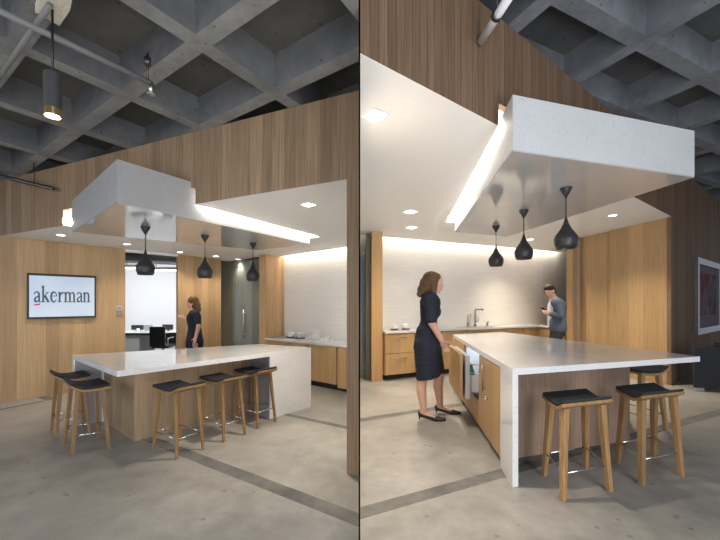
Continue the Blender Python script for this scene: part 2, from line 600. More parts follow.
def stool(center, wdir, W, D, hs, label, group, leg=0.042, ndir=None):
    """bar stool: wdir = seat width direction; the raised lip is on the side to the RIGHT of wdir (outer side)"""
    c = V2(center); w = V2(wdir).normalized(); n = V2(ndir).normalized() if ndir else Vector((w.y, -w.x))      # n points to the lip side
    rz = atan2(w.y, w.x)
    root = thing('bar_stool', label, 'bar stool', (c.x, c.y, 0), group)

    def P(a, b, z):
        p = c + w * a + n * b
        return Vector((p.x, p.y, z))
    # seat profile across the depth: flat, dipping slightly, then turning up into the lip
    prof = [(-0.54, 0.010), (-0.30, 0.0), (0.0, -0.006), (0.22, -0.002), (0.33, 0.010), (0.56, 0.050)]

    def sheet(name, mat, z_lo, z_hi, ws, bs, bevel):
        mb = MB()
        lo, hi = [], []
        for b, z in prof:
            b2 = b * bs
            lo.append([mb.bm.verts.new(P(s * ws * W / 2, b2 * D, hs + z + z_lo)) for s in (-1, 1)])
            hi.append([mb.bm.verts.new(P(s * ws * W / 2, b2 * D, hs + z + z_hi)) for s in (-1, 1)])
        for k in range(len(prof) - 1):
            mb.bm.faces.new([hi[k][0], hi[k][1], hi[k + 1][1], hi[k + 1][0]])
            mb.bm.faces.new([lo[k][1], lo[k][0], lo[k + 1][0], lo[k + 1][1]])
            mb.bm.faces.new([lo[k][0], hi[k][0], hi[k + 1][0], lo[k + 1][0]])
            mb.bm.faces.new([hi[k][1], lo[k][1], lo[k + 1][1], hi[k + 1][1]])
        mb.bm.faces.new([lo[0][0], lo[0][1], hi[0][1], hi[0][0]])
        mb.bm.faces.new([lo[-1][1], lo[-1][0], hi[-1][0], hi[-1][1]])
        o = mb.build(name, mat, root, bevel=bevel)
        return o
    sheet('seat_shell', M['oak'], -0.048, -0.022, 1.08, 1.0, 0.004)
    sheet('seat_pad', M['seat'], -0.0215, 0.0, 1.06, 0.985, 0.008)
    tops = {}
    for sa in (-1, 1):
        for sb in (-1, 1):
            foot = P(sa * W / 2, sb * D / 2, 0.0)
            head = P(sa * W * 0.40, sb * D * 0.34, hs - 0.03)
            tops[(sa, sb)] = (foot, head)
            MB().bar(foot, head, leg * 0.72, leg, rz).build('leg', M['oak'], root, bevel=0.004)
    f = 0.29
    q = {k: a.lerp(b, f) for k, (a, b) in tops.items()}
    for k, l in (((-1, -1), (1, -1)), ((1, -1), (1, 1)), ((1, 1), (-1, 1)), ((-1, 1), (-1, -1))):
        MB().tube([q[k], q[l]], 0.0055, 8).build('footrest', M['chrome'], root, True)
    return root


def front(parent, name, p, q, s0, s1, z0, z1, mat, proud=0.0, t=0.02, handle=None, hmat=None):
    """a door or drawer front on the vertical plane p->q, room on the right-hand side"""
    p, q = V2(p), V2(q); d = (q - p).normalized(); n = Vector((d.y, -d.x))
    a = p + n * proud
    o = MB().upright(a, a + d, [(s0, z0), (s1, z0), (s1, z1), (s0, z1)], t, -1).build(name, mat, parent, bevel=0.002)
    if handle:
        kind, hs, hz, hl = handle
        mb = MB()
        b = a + n * (t + 0.028)
        if kind == 'h':
            e0, e1 = b + d * (hs - hl / 2), b + d * (hs + hl / 2)
            mb.tube([(e0.x, e0.y, hz), (e1.x, e1.y, hz)], 0.008, 8)
            for k in (0.12, 0.88):
                c0 = e0.lerp(e1, k)
                mb.tube([(c0.x, c0.y, hz), (c0.x - n.x * 0.028, c0.y - n.y * 0.028, hz)], 0.005, 8)
        else:
            c0 = b + d * hs
            mb.tube([(c0.x, c0.y, hz - hl / 2), (c0.x, c0.y, hz + hl / 2)], 0.008, 8)
            for k in (-0.4, 0.4):
                mb.tube([(c0.x, c0.y, hz + k * hl), (c0.x - n.x * 0.028, c0.y - n.y * 0.028, hz + k * hl)], 0.005, 8)
        h = mb.build('handle', hmat or M['faucet'], o, True)
        h.parent = o
        h.matrix_parent_inverse = o.matrix_world.inverted() if False else Matrix.Identity(4)
        if parent and parent.type == 'EMPTY':
            h.matrix_parent_inverse = Matrix.Identity(4)
    return o


def fixture(px, py, zf, label, group, shape='disc', r=0.07, power=None, ceil=None, spot=True, rz=0.0):
    """recessed downlight: trim ring plus glowing lens, with a real spot lamp under it"""
    z = 2.6
    for _ in range(12):
        p = at_z(px, py, z); z = zf(p.x, p.y)
    root = thing('recessed_light', label, 'ceiling light', (p.x, p.y, z), group)
    if shape == 'disc':
        MB().lathe((p.x, p.y, z), [(r * 0.8, -0.001), (r, -0.001), (r, -0.008), (r * 0.8, -0.006), (r * 0.8, -0.001)], 28).build('trim_ring', M['white'], root, True)
        MB().lathe((p.x, p.y, z), [(0, -0.004), (r * 0.8, -0.004), (r * 0.8, -0.001), (0, -0.001)], 28).build('lens', M['lamp'], root)
    else:
        MB().box((p.x, p.y, z - 0.004), (2.3 * r, 2.3 * r, 0.006), rz).build('trim_frame', M['white'], root)
        MB().box((p.x, p.y, z - 0.008), (2 * r, 2 * r, 0.004), rz).build('lens', M['lamp'], root)
    if power:
        ld = bpy.data.lights.new('downlight', 'SPOT')
        ld.energy = power; ld.spot_size = radians(112); ld.spot_blend = 1.0; ld.shadow_soft_size = 0.05
        ld.color = (1.0, 0.85, 0.66)
        lo = bpy.data.objects.new('downlight', ld)
        lo.location = (p.x, p.y, z - 0.02)
        COL.objects.link(lo)
    return root


def lamp_area(name, loc, target, size, power, col, sy=None):
    ld = bpy.data.lights.new(name, 'AREA')
    ld.energy = power; ld.color = col; ld.size = size
    if sy: ld.shape = 'RECTANGLE'; ld.size_y = sy
    o = bpy.data.objects.new(name, ld)
    o.location = loc
    d = Vector(target) - Vector(loc)
    o.rotation_euler = d.to_track_quat('-Z', 'Y').to_euler()
    COL.objects.link(o)
    return o


def lamp_point(name, loc, power, col, r=0.06):
    ld = bpy.data.lights.new(name, 'POINT')
    ld.energy = power; ld.color = col; ld.shadow_soft_size = r
    o = bpy.data.objects.new(name, ld); o.location = loc
    COL.objects.link(o)
    return o


# ---- figures: one skin made of tapered limbs fused by a voxel remesh
def capsule(mb, p, q, r0, r1, n=6):
    p, q = Vector(p), Vector(q)
    L = (q - p).length
    n = max(2, int(L / (min(r0, r1) * 0.45)) + 1)
    n = min(n, 40)
    for i in range(n + 1):
        t = i / n
        r = r0 + (r1 - r0) * t
        mb.ellipsoid(p.lerp(q, t), (r, r, r), None, 12, 8)


def fuse(name, mb, mat, voxel, parent=None, smooth=6, factor=0.5):
    o = mb.build(name, mat, None, True)
    r = o.modifiers.new('fuse', 'REMESH'); r.mode = 'VOXEL'; r.voxel_size = voxel; r.use_smooth_shade = True
    s = o.modifiers.new('soften', 'SMOOTH'); s.iterations = smooth; s.factor = factor
    dg = bpy.context.evaluated_depsgraph_get()
    me = bpy.data.meshes.new_from_object(o.evaluated_get(dg))
    o.modifiers.clear()
    old = o.data
    o.data = me
    me.name = name
    bpy.data.meshes.remove(old)
    if not me.materials: me.materials.append(mat)
    for p in me.polygons: p.use_smooth = True
    if parent: o.parent = parent
    return o


def hand(mb, wrist, direction, thumb_side, palm_n, s=1.0, curl=0.5):
    """palm plus four bent fingers of different lengths and a thumb leaving the side of the palm"""
    d = Vector(direction).normalized()
    t = Vector(thumb_side); t = (t - d * t.dot(d)).normalized()
    n = Vector(palm_n); n = (n - d * n.dot(d) - t * n.dot(t)).normalized()
    w = Vector(wrist)
    pc = w + d * 0.05 * s
    rot = Matrix((t, d, n)).transposed().to_4x4()
    mb.ellipsoid(pc, (0.040 * s, 0.055 * s, 0.017 * s), rot)
    for off, ln in ((0.029, 0.070), (0.010, 0.080), (-0.010, 0.074), (-0.028, 0.058)):
        b = w + d * 0.090 * s + t * off * s
        m = b + (d * cos(curl * 0.6) + n * sin(curl * 0.6)) * ln * 0.5 * s
        e = m + (d * cos(curl * 1.6) + n * sin(curl * 1.6)) * ln * 0.5 * s
        capsule(mb, b, m, 0.0095 * s, 0.0088 * s)
        capsule(mb, m, e, 0.0088 * s, 0.0075 * s)
    b = w + d * 0.030 * s + t * 0.034 * s
    m = b + (d * 0.6 + t * 0.75 + n * 0.25).normalized() * 0.042 * s
    e = m + (d * 0.9 + t * 0.25 + n * 0.35).normalized() * 0.036 * s
    capsule(mb, b, m, 0.013 * s, 0.0105 * s)
    capsule(mb, m, e, 0.0105 * s, 0.0085 * s)


exec_marker = None
# ======================================================================= LEFT ROOM
def left_room():
    # plan points surveyed from the floor lines
    tv0 = at_z(0, 402.5, 0); tv1 = at_z(125, 384.4, 0)
    jamb = at_z(347, 474, 0)
    S0, S1 = V2(tv0), V2(jamb)                       # soffit wall, left end and right jamb
    sd = (S1 - S0).normalized()
    T0 = V2(tv0); td = (V2(tv1) - T0).normalized()   # television wall
    K0, K1 = V2(at_z(311, 386, 0)), V2(at_z(346, 393, 0))   # cabinet face line
    kd = (K1 - K0).normalized(); kn = Vector((-kd.y, kd.x))
    if kn.y < 0: kn = -kn
    W0 = K0 + kn * 0.55                               # tiled wall line
    cp = plane_fit([(jamb.x, jamb.y, z_of(179, jamb.y)), (tv0.x, tv0.y, z_of(235, tv0.y)), (tv1.x, tv1.y, z_of(250.5, tv1.y)),
                    (-1.596, 7.357, 2.43), (-0.25, 6.35, 2.42)])
    zs = 3.23
    s_ang = atan2(sd.y, sd.x); t_ang = atan2(td.y, td.x); k_ang = atan2(kd.y, kd.x)
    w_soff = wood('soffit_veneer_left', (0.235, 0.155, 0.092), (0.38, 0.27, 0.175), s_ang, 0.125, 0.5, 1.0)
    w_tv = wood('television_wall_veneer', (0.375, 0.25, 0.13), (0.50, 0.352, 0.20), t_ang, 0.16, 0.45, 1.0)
    w_pier = wood('pier_veneer_left', (0.45, 0.28, 0.14), (0.62, 0.42, 0.24), t_ang, 0.11, 0.45, 1.0)
    w_isl = wood('island_veneer_left', (0.28, 0.195, 0.12), (0.40, 0.29, 0.185), 0.85, 0.2, 0.5, 1.0)
    w_cab = wood('cabinet_veneer_left', (0.46, 0.29, 0.13), (0.60, 0.40, 0.20), k_ang, 0.6, 0.45, 1.0)

    # ---------------- soffit wall with its alcove opening, notch for the canopy and jamb on the right
    def s_at(px): return (on_line(px, S0, S1) - S0).dot(sd)
    cpz = lambda s: cp(*(S0 + sd * s))
    zc_b = 2.33
    cA, cB = V2(at_z(117, 203, zc_b)), V2(at_z(310, 244, zc_b))
    cD, cC = V2(at_z(72, 232, zc_b)), V2(at_z(257, 250, zc_b))
    ctop = z_of(159, at_z(117, 203, zc_b).y)
    n0, n1 = s_at(63), s_at(195.5)
    k0 = (isect(S0, sd, cD, (cC - cD).normalized()) - S0).dot(sd)
    k1 = (isect(S0, sd, cA, (cB - cA).normalized()) - S0).dot(sd)
    k0 = max(k0, s_at(72.5))
    sj = s_at(346.8)
    send = sj + 0.45
    poly = [(-1.6, 0), (-0.02, 0), (-0.02, cpz(0)), (n0, cpz(n0)), (n0, 2.65), (k0 - 0.03, 2.65), (k0 - 0.03, ctop + 0.02), (k1 - 0.06, ctop + 0.02),
            (k1 - 0.06, 2.65), (n1, 2.65), (n1, cpz(n1)), (sj, cpz(sj)), (sj, 0), (send, 0), (send, zs - 0.002), (-1.6, zs - 0.002)]
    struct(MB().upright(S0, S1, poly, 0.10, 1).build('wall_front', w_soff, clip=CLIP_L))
    # ---------------- television wall and its continuation, with the office opening
    def t_at(px): return (on_line(px, T0, T0 + td) - T0).dot(td)
    o0, o1, o2 = t_at(125.3), t_at(178), t_at(222)
    htop = 2.62
    struct(MB().upright(T0, T0 + td, [(0.0, 0), (o0, 0), (o0, htop), (0.0, htop)], 0.14, 1).build('wall_left', w_tv))
    struct(MB().upright(T0, T0 + td, [(o0, 2.37), (o1, 2.37), (o1, htop), (o0, htop)], 0.14, 1).build('trim_1', M['white']))
    struct(MB().upright(T0, T0 + td, [(o1, 0), (t_at(204.5), 0), (t_at(204.5), htop), (o1, htop)], 0.10, 1).build('wall_left', w_tv))
    T0b = T0 + Vector((-td.y, td.x)) * 0.05
    struct(MB().upright(T0b, T0b + td, [(t_at(204.5), 0), (o2, 0), (o2, htop), (t_at(204.5), htop)], 0.10, 1).build('wall_left', w_tv))
    # ---------------- tiled wall
    wd0, wd1 = -1.55, 1.6
    m_tile = tile('white_tile_left', k_ang)
    struct(MB().upright(W0, W0 + kd, [(wd0, 0), (wd1, 0), (wd1, 2.75), (wd0, 2.75)], 0.12, 1).build('wall_back', m_tile, clip=CLIP_L))
    # ---------------- alcove ceiling (with the slot round the canopy and the cove at the tiled wall)
    g = 0.10
    slot = inset([cA, cB, cC, cD], [-0.07, -0.14, -0.10, -0.2])
    N0, N1 = S0 + sd * n0, S0 + sd * n1
    slot_far_r, slot_far_l = slot[1], slot[2]
    wedge = W0 - kn * 0.13                              # ceiling stops short of the tiles
    pr = isect(wedge, kd, Vector((XL, 0)), Vector((0, 1)))
    pl = isect(wedge, kd, T0, td)
    cjr = isect(S0, sd, Vector((XL, 0)), Vector((0, 1)))
    outer = [S0 - sd * 0.0, N0, slot_far_l, slot_far_r, N1, cjr, pr, pl + kd * -0.3, T0 + td * o2 + Vector((-0.2, 0.1)), T0 + Vector((-0.05, 0.02))]
    zt = ctop + 0.10
    mb = MB()
    vs = [mb.bm.verts.new((p.x, p.y, cp(p.x, p.y))) for p in outer]
    for t in tessellate_polygon([[Vector((p.x, p.y, 0)) for p in outer]]):
        mb.bm.faces.new([vs[i] for i in t])
    # risers and lid of the slot
    ring = [N0, slot_far_l, slot_far_r, N1]
    for a, b in zip(ring, ring[1:]):
        mb.face([(a.x, a.y, cp(a.x, a.y)), (b.x, b.y, cp(b.x, b.y)), (b.x, b.y, zt), (a.x, a.y, zt)])
    mb.face([(p.x, p.y, zt) for p in ring])
    # cove over the tiles
    ra, rb = pl + kd * -0.3, pr
    q = kn * 0.2
    mb.face([(ra.x, ra.y, cp(ra.x, ra.y)), (rb.x, rb.y, cp(rb.x, rb.y)), (rb.x, rb.y, 2.74), (ra.x, ra.y, 2.74)])
    mb.face([(ra.x, ra.y, 2.74), (rb.x, rb.y, 2.74), (rb.x + q.x, rb.y + q.y, 2.74), (ra.x + q.x, ra.y + q.y, 2.74)])
    struct(mb.build('ceiling', M['white'], clip=CLIP_L))
    # ---------------- waffle slab
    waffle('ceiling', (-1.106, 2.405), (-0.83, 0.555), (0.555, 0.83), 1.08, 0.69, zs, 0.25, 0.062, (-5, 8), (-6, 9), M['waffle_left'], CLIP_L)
    # ---------------- floor strips
    p, q2 = at_z(182.5, 452, 0), at_z(358.7, 520, 0)
    p2 = V2(p) + (V2(p) - V2(q2)).normalized() * 0.9
    floor_strip('trim_2', p2, V2(q2) + (V2(q2) - V2(p)) * 0.1, 0.12, CLIP_L)
    p, q2 = at_z(275, 412, 0), at_z(346.5, 427.5, 0)
    floor_strip('trim_3', p, V2(q2) + (V2(q2) - V2(p)) * 0.4, 0.075, CLIP_L)
    p, q2 = at_z(-20, 413.5, 0), at_z(44, 401.0, 0)
    floor_strip('trim_4', p, q2, 0.06, CLIP_L)
    floor_strip('trim_5', at_z(42, 396.5, 0), at_z(53, 399.5, 0), 0.14, CLIP_L)

    # ---------------- canopy
    cm_ = (cA + cB + cC + cD) / 4
    cz = thing('ceiling_canopy', 'grey flecked box canopy hanging above the left island, a corner pointing at the camera', 'ceiling canopy', (cm_.x, cm_.y, zc_b))
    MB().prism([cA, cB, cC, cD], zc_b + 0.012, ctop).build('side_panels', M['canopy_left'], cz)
    MB().prism(inset([cA, cB, cC, cD], [0.001] * 4), zc_b, zc_b + 0.012).build('underside', M['canopy_under'], cz)['label'] = 'polished grey underside'
    led = MB()
    sl = inset([cA, cB, cC, cD], [-0.035, -0.05, -0.04, -0.06])
    for a, b in ((N1 + (slot_far_r - N1) * 0.05, slot_far_r), (slot_far_r, slot_far_l), (slot_far_l, N0)):
        d = (b - a).normalized(); n = Vector((-d.y, d.x))
        led.prism([a + n * 0.004, b + n * 0.004, b + n * 0.016, a + n * 0.016], lambda x, y: cp(x, y) + 0.035, lambda x, y: cp(x, y) + 0.085)
    led.build('light_strip', M['slot_led'], cz)
    lc = MB()
    a, b = ra + kn * 0.015, rb + kn * 0.015
    lc.prism([a, b, b + kn * 0.03, a + kn * 0.03], 2.56, 2.60)
    tag(lc.build('light_strip', M['cove_led'], clip=CLIP_L), 'light strip in the ceiling cove washing the tiled wall, left picture', 'light strip')

    # ---------------- island
    h = z_of(347.5, at_z(311, 407, 0).y)
    A, B = V2(at_z(117, 371.5, h)), V2(at_z(311, 347.5, h))
    C, D = V2(at_z(262, 344, h)), V2(at_z(72.5, 355, h))
    root, bp, bi = island(A, B, C, D, h, 0.445, 0.277, 1.618, w_isl, 'pale stone topped island with three stools along its front and two at its left end')
    bd = inset(bp, [0.0, 0, 0, 0])
    front(root, 'door', C, D, 0.12, 0.9, 0.08, h - 0.07, w_isl, -0.028, 0.02)
    front(root, 'door', C, D, 0.92, 1.9, 0.08, h - 0.07, w_isl, -0.028, 0.02)
    # ---------------- pendants
    pendant(145.5, 227, zc_b, 1.776, 0.098, 'black teardrop pendant nearest the television wall, first of three from the left', 'pendant lamps under the left canopy')
    pendant(205, 235.5, zc_b, 1.776, 0.098, 'black teardrop pendant in the middle of the three in the left picture', 'pendant lamps under the left canopy')
    pendant(253, 243, zc_b, 1.776, 0.098, 'black teardrop pendant in front of the glass door, third of three in the left picture', 'pendant lamps under the left canopy')
    # ---------------- stools
    ab = (B - A).normalized(); da = (A - D).normalized()
    gs = 'bar stools round the left island'
    for c, lab in (((-1.80, 3.47), 'leftmost oak bar stool of the three along the left island front'),
                   ((-1.515, 3.86), 'oak bar stool in the middle of three along the left island front'),
                   ((-1.28, 4.27), 'oak bar stool beside the white end block of the left island')):
        stool(c, (0.145, 0.205), 0.262, 0.41, 0.633, lab, gs, 0.034, (0.356, -0.226))
    stool((-2.765, 3.54), (0.298, -0.268), 0.40, 0.285, 0.64, 'oak bar stool at the left end of the island, the nearer of the pair', gs, 0.038, (-0.235, -0.144))
    stool((-3.275, 3.955), (0.298, -0.268), 0.345, 0.285, 0.645, 'oak bar stool at the left end of the island, the one nearer the television', gs, 0.038, (-0.235, -0.144))

    # ---------------- television with the sign on it
    nrm = Vector((td.y, -td.x))
    if nrm.y > 0: nrm = -nrm
    def TW(px, py, out=0.0):
        p = on_line(px, T0, T0 + td)
        q = p + nrm * out
        return Vector((q.x, q.y, z_of(py, p.y)))
    s0, s1 = t_at(26.9), t_at(95.4)
    z0, z1 = 1.205, 1.905
    tv = thing('television', 'wall mounted television showing a pale blue law firm sign on the oak wall', 'television', (*(T0 + td * (s0 + s1) / 2), z0))
    MB().upright(T0, T0 + td, [(s0, z0), (s1, z0), (s1, z1), (s0, z1)], 0.05, -1).build('frame', M['black'], tv, bevel=0.004)
    mscr, nt, b, N, L = new_mat('screen_picture')
    v = coords(N, L)
    c = ramp(N, L, noise(N, L, v, 1.3, 2), [(0.35, (0.78, 0.88, 1.0)), (0.65, (0.60, 0.74, 0.98))])
    L.new(c, b.inputs['Base Color']); L.new(c, b.inputs['Emission Color'])
    b.inputs['Emission Strength'].default_value = 0.40
    c_dim = mix(N, L, c, (0.45, 0.45, 0.45), 1.0, 'MULTIPLY'); L.new(c_dim, b.inputs['Base Color'])
    b.inputs['Roughness'].default_value = 0.25
    P1 = T0 + nrm * 0.05
    scr = MB().upright(P1, P1 + td, [(s0 + 0.022, z0 + 0.03), (s1 - 0.022, z0 + 0.03), (s1 - 0.022, z1 - 0.035), (s0 + 0.022, z1 - 0.035)], 0.003, -1).build('screen', mscr, tv)
    ink = flat('slate_blue_ink', (0.045, 0.085, 0.14), 0.6)
    red = flat('red_ink', (0.75, 0.03, 0.09), 0.6)
    P2 = T0 + nrm * 0.0545
    x0, x1 = t_at(33.2), t_at(89.6)
    zb = 1.462; xh = 0.165
    wid = x1 - x0
    total = 6.72
    ux = wid / total

    def LP(u, w): return Vector((P2.x + td.x * (x0 + u * ux), P2.y + td.y * (x0 + u * ux), zb + w * xh))

    def ribbon(mb, pts, ws):
        n = len(pts)
        L_, R_ = [], []
        for i in range(n):
            a = Vector(pts[max(0, i - 1)]); c = Vector(pts[min(n - 1, i + 1)])
            d = (c - a).normalized(); nn = Vector((-d.y, d.x))
            w = (ws[i] if isinstance(ws, (list, tuple)) else ws) * 1.1 + 0.045
            L_.append(Vector(pts[i]) + nn * w / 2); R_.append(Vector(pts[i]) - nn * w / 2)
        for i in range(n - 1):
            mb.face([LP(*R_[i]), LP(*R_[i + 1]), LP(*L_[i + 1]), LP(*L_[i])])

    def rect(mb, u0, w0, u1, w1): mb.face([LP(u0, w0), LP(u1, w0), LP(u1, w1), LP(u0, w1)])

    def stem(mb, u, w0, w1, foot=True, head=True, t=0.22):
        rect(mb, u - t / 2, w0, u + t / 2, w1)
        if foot: rect(mb, u - 0.24, w0, u + 0.24, w0 + 0.075)
        if head: mb.face([LP(u - 0.25, w1 - 0.12), LP(u - t / 2, w1 - 0.2), LP(u + t / 2, w1), LP(u - 0.02, w1)])

    def arc(cx, cy, rx, ry, a0, a1, n=14):
        return [(cx + rx * cos(radians(a0 + (a1 - a0) * i / n)), cy + ry * sin(radians(a0 + (a1 - a0) * i / n))) for i in range(n + 1)]

    def let_a(u, m):
        ribbon(m, arc(u + 0.34, 0.66, 0.27, 0.30, 165, 0), [0.13] + [0.07] * 8 + [0.13] * 6)
        rect(m, u + 0.51, 0.1, u + 0.71, 0.68)
        ribbon(m, arc(u + 0.70, 0.12, 0.09, 0.1, 180, 320), 0.07)
        ribbon(m, [(u + 0.6, 0.60), (u + 0.42, 0.52), (u + 0.22, 0.42), (u + 0.13, 0.26), (u + 0.16, 0.10), (u + 0.30, 0.05), (u + 0.46, 0.11), (u + 0.6, 0.24)],
               [0.06, 0.07, 0.09, 0.16, 0.15, 0.1, 0.06, 0.05])

    def let_arch(u, w, m):
        ribbon(m, arc(u + w / 2, 0.62, w / 2, 0.33, 165, 0), [0.05] * 6 + [0.09] * 3 + [0.15] * 6)
        stem(m, u + w, 0, 0.65, True, False)
    lt = MB()
    u = 0.0
    let_a(u, lt); u += 0.86
    stem(lt, u + 0.2, 0, 1.55)
    ribbon(lt, [(u + 0.28, 0.48), (u + 0.70, 0.94)], 0.06); rect(lt, u + 0.52, 0.92, u + 0.92, 0.97)
    ribbon(lt, [(u + 0.40, 0.58), (u + 0.80, 0.03)], 0.18); rect(lt, u + 0.58, 0.0, u + 1.0, 0.05); u += 1.02
    ribbon(lt, arc(u + 0.40, 0.5, 0.33, 0.46, 15, 325, 24), [0.07] * 5 + [0.10] * 3 + [0.16] * 9 + [0.11] * 4 + [0.06] * 4)
    rect(lt, u + 0.1, 0.56, u + 0.76, 0.62); u += 0.86
    stem(lt, u + 0.2, 0, 1.0); ribbon(lt, [(u + 0.28, 0.62), (u + 0.38, 0.83), (u + 0.52, 0.93), (u + 0.66, 0.87)], [0.05, 0.08, 0.12, 0.17]); u += 0.72
    stem(lt, u + 0.2, 0, 1.0); let_arch(u + 0.24, 0.47, lt); let_arch(u + 0.75, 0.47, lt); u += 1.50
    let_a(u, lt); u += 0.82
    stem(lt, u + 0.2, 0, 1.0); let_arch(u + 0.24, 0.48, lt)
    lt.build('lettering', ink, scr)
    rd = MB()
    rd.face([LP(0.02, -0.31), LP(0.70, -0.25), LP(0.76, -0.11), LP(0.10, -0.17)])
    rd.build('underline', red, scr)
    # ---------------- switches
    for y0, y1, mt, lab in ((305.3, 310.6, M['steel'], 'square steel wall plate right of the television, upper of two'),
                            (311.2, 316.0, flat('bronze_plate', (0.26, 0.23, 0.18), 0.4, 0.3), 'darker bronze wall plate right of the television, lower of two')):
        a, b2 = t_at(116.5), t_at(122.2)
        yy = on_line(119, T0, T0 + td).y
        zz0, zz1 = z_of(y1, yy), z_of(y0, yy)
        sw = thing('switch_plate', lab, 'light switch', (*on_line(119, T0, T0 + td), zz0), 'wall plates beside the office opening')
        MB().upright(T0, T0 + td, [(a, zz0), (b2, zz0), (b2, zz1), (a, zz1)], 0.012, -1).build('plate', mt, sw, bevel=0.002)
        Pq = T0 + nrm * 0.012
        MB().upright(Pq, Pq + td, [(a + 0.02, zz0 + 0.03), (b2 - 0.02, zz0 + 0.03), (b2 - 0.02, zz1 - 0.03), (a + 0.02, zz1 - 0.03)], 0.006, -1).build('rocker', flat('plate_face', (0.35, 0.32, 0.27), 0.5), sw)

    # ---------------- wall end pier beside the tiles, glass door behind
    near = on_line(266, K0 - kd * 0.0 + kn * 0.02, K0 + kd + kn * 0.02)
    back = on_line(284.3, W0, W0 + kd)
    f0 = near - kd * 0.22
    zp = 2.44
    pd = (back - near)
    struct(MB().prism([near, back, back - kd * 0.22, f0], 0, zp).build('trim_6', w_pier))
    gl0 = f0 + pd * 0.25
    gl1 = isect(gl0, kd, T0b + td * o2, td)
    def g_s(px): return (on_line(px, gl0, gl1) - gl0).dot((gl1 - gl0).normalized())
    gd = (gl1 - gl0).normalized()
    dr = struct(MB().upright(gl0, gl1, [(0, 0.01), (g_s(233), 0.01), (g_s(233), 2.36), (0, 2.36)], 0.012, -1).build('door_1', M['door_glass']))
    hb = on_line(245.5, gl0, gl1)
    hn = Vector((gd.y, -gd.x))
    if hn.y > 0: hn = -hn
    hp = hb + hn * 0.05
    MB().tube([(hp.x, hp.y, z_of(338, hp.y)), (hp.x, hp.y, z_of(309, hp.y))], 0.016, 10).tube([(hp.x, hp.y, z_of(313, hp.y)), (hb.x, hb.y, z_of(313, hp.y))], 0.01, 8).tube([(hp.x, hp.y, z_of(334, hp.y)), (hb.x, hb.y, z_of(334, hp.y))], 0.01, 8).build('door_handle', M['steel'], dr, True)
    olive = wood('olive_door_frame_left', (0.14, 0.125, 0.075), (0.19, 0.17, 0.11), k_ang, 0.3)
    struct(MB().upright(gl0, gl1, [(g_s(233), 0), (g_s(221), 0), (g_s(221), 2.45), (g_s(233), 2.45)], 0.06, -1).build('trim_7', olive))
    struct(MB().upright(gl0, gl1, [(0, 2.36), (g_s(233), 2.36), (g_s(233), 2.45), (0, 2.45)], 0.05, -1).build('trim_8', M['dark_metal']))
    bw = gl0 + kn * 1.3
    struct(MB().upright(bw + kd * 1.5, bw - kd * 2.2, [(0, 0), (3.7, 0), (3.7, 2.8), (0, 2.8)], 0.1, -1).build('wall_back', M['grey_wall'], clip=CLIP_L))

    # ---------------- cabinet run
    zk = 0.77
    near_s = (near - K0).dot(kd)
    ct = MB().prism([K0 + kd * (near_s + 0.005) - kn * 0.02, K0 + kd * 1.4 - kn * 0.02, K0 + kd * 1.4 + kn * 0.545, K0 + kd * (near_s + 0.005) + kn * 0.545], zk - 0.035, zk).build('countertop', M['quartz'], clip=CLIP_L, bevel=0)
    tag(ct, 'white stone worktop along the tiled wall in the left picture', 'countertop')
    def k_at(px): return (on_line(px, K0, K1) - K0).dot(kd)
    units = [(near_s + 0.01, k_at(288), 'drawers', 'oak base cabinet with drawers beside the wall pier, left picture'),
             (k_at(288.5), k_at(306), 'drawers', 'narrow oak base cabinet between the pier cabinet and the dishwasher front, left picture'),
             (k_at(306.5), k_at(336.3), 'dish', 'oak fronted dishwasher with a wide bar handle under the worktop, left picture'),
             (k_at(337.2), 0.80, 'door', 'oak base cabinet against the jamb, right of the dishwasher, left picture')]
    for a, b2, kind, lab in units:
        mid = K0 + kd * (a + b2) / 2
        cr = thing('base_cabinet' if kind != 'dish' else 'dishwasher', lab, 'cabinet' if kind != 'dish' else 'dishwasher', (mid.x, mid.y, 0), 'base cabinets under the left tiled wall' if kind != 'dish' else None)
        a2, b3 = a + 0.004, b2 - 0.004
        MB().prism([K0 + kd * a2 + kn * 0.025, K0 + kd * b3 + kn * 0.025, K0 + kd * b3 + kn * 0.54, K0 + kd * a2 + kn * 0.54], 0.1, zk - 0.036).build('carcass', w_cab, cr, clip=CLIP_L)
        MB().prism([K0 + kd * a2 + kn * 0.06, K0 + kd * b3 + kn * 0.06, K0 + kd * b3 + kn * 0.5, K0 + kd * a2 + kn * 0.5], 0.0, 0.1).build('toe_kick', M['kick'], cr, clip=CLIP_L)
        Kf = K0 + kn * 0.023
        w_ = b3 - a2
        if kind == 'drawers':
            front(cr, 'drawer', Kf, Kf + kd, a2 + 0.004, b3 - 0.004, 0.42, zk - 0.05, w_cab, 0, 0.02, ('h', (a2 + b3) / 2, zk - 0.12, w_ * 0.5))
            front(cr, 'drawer', Kf, Kf + kd, a2 + 0.004, b3 - 0.004, 0.10, 0.41, w_cab, 0, 0.02, ('h', (a2 + b3) / 2, 0.34, w_ * 0.5))
        elif kind == 'dish':
            front(cr, 'door', Kf, Kf + kd, a2 + 0.004, b3 - 0.004, 0.10, zk - 0.05, w_cab, 0, 0.02, ('h', k_at(320), zk - 0.10, 0.26))
        else:
            MB().upright(Kf, Kf + kd, [(a2, 0.06), (b3, 0.06), (b3, zk - 0.05), (a2, zk - 0.05)], 0.02, -1).build('door', w_cab, cr, clip=CLIP_L)
    # ---------------- things on the worktop
    def on_top(px, back): 
        p = on_line(px, K0 + kn * back, K1 + kn * back); return (p.x, p.y, zk)
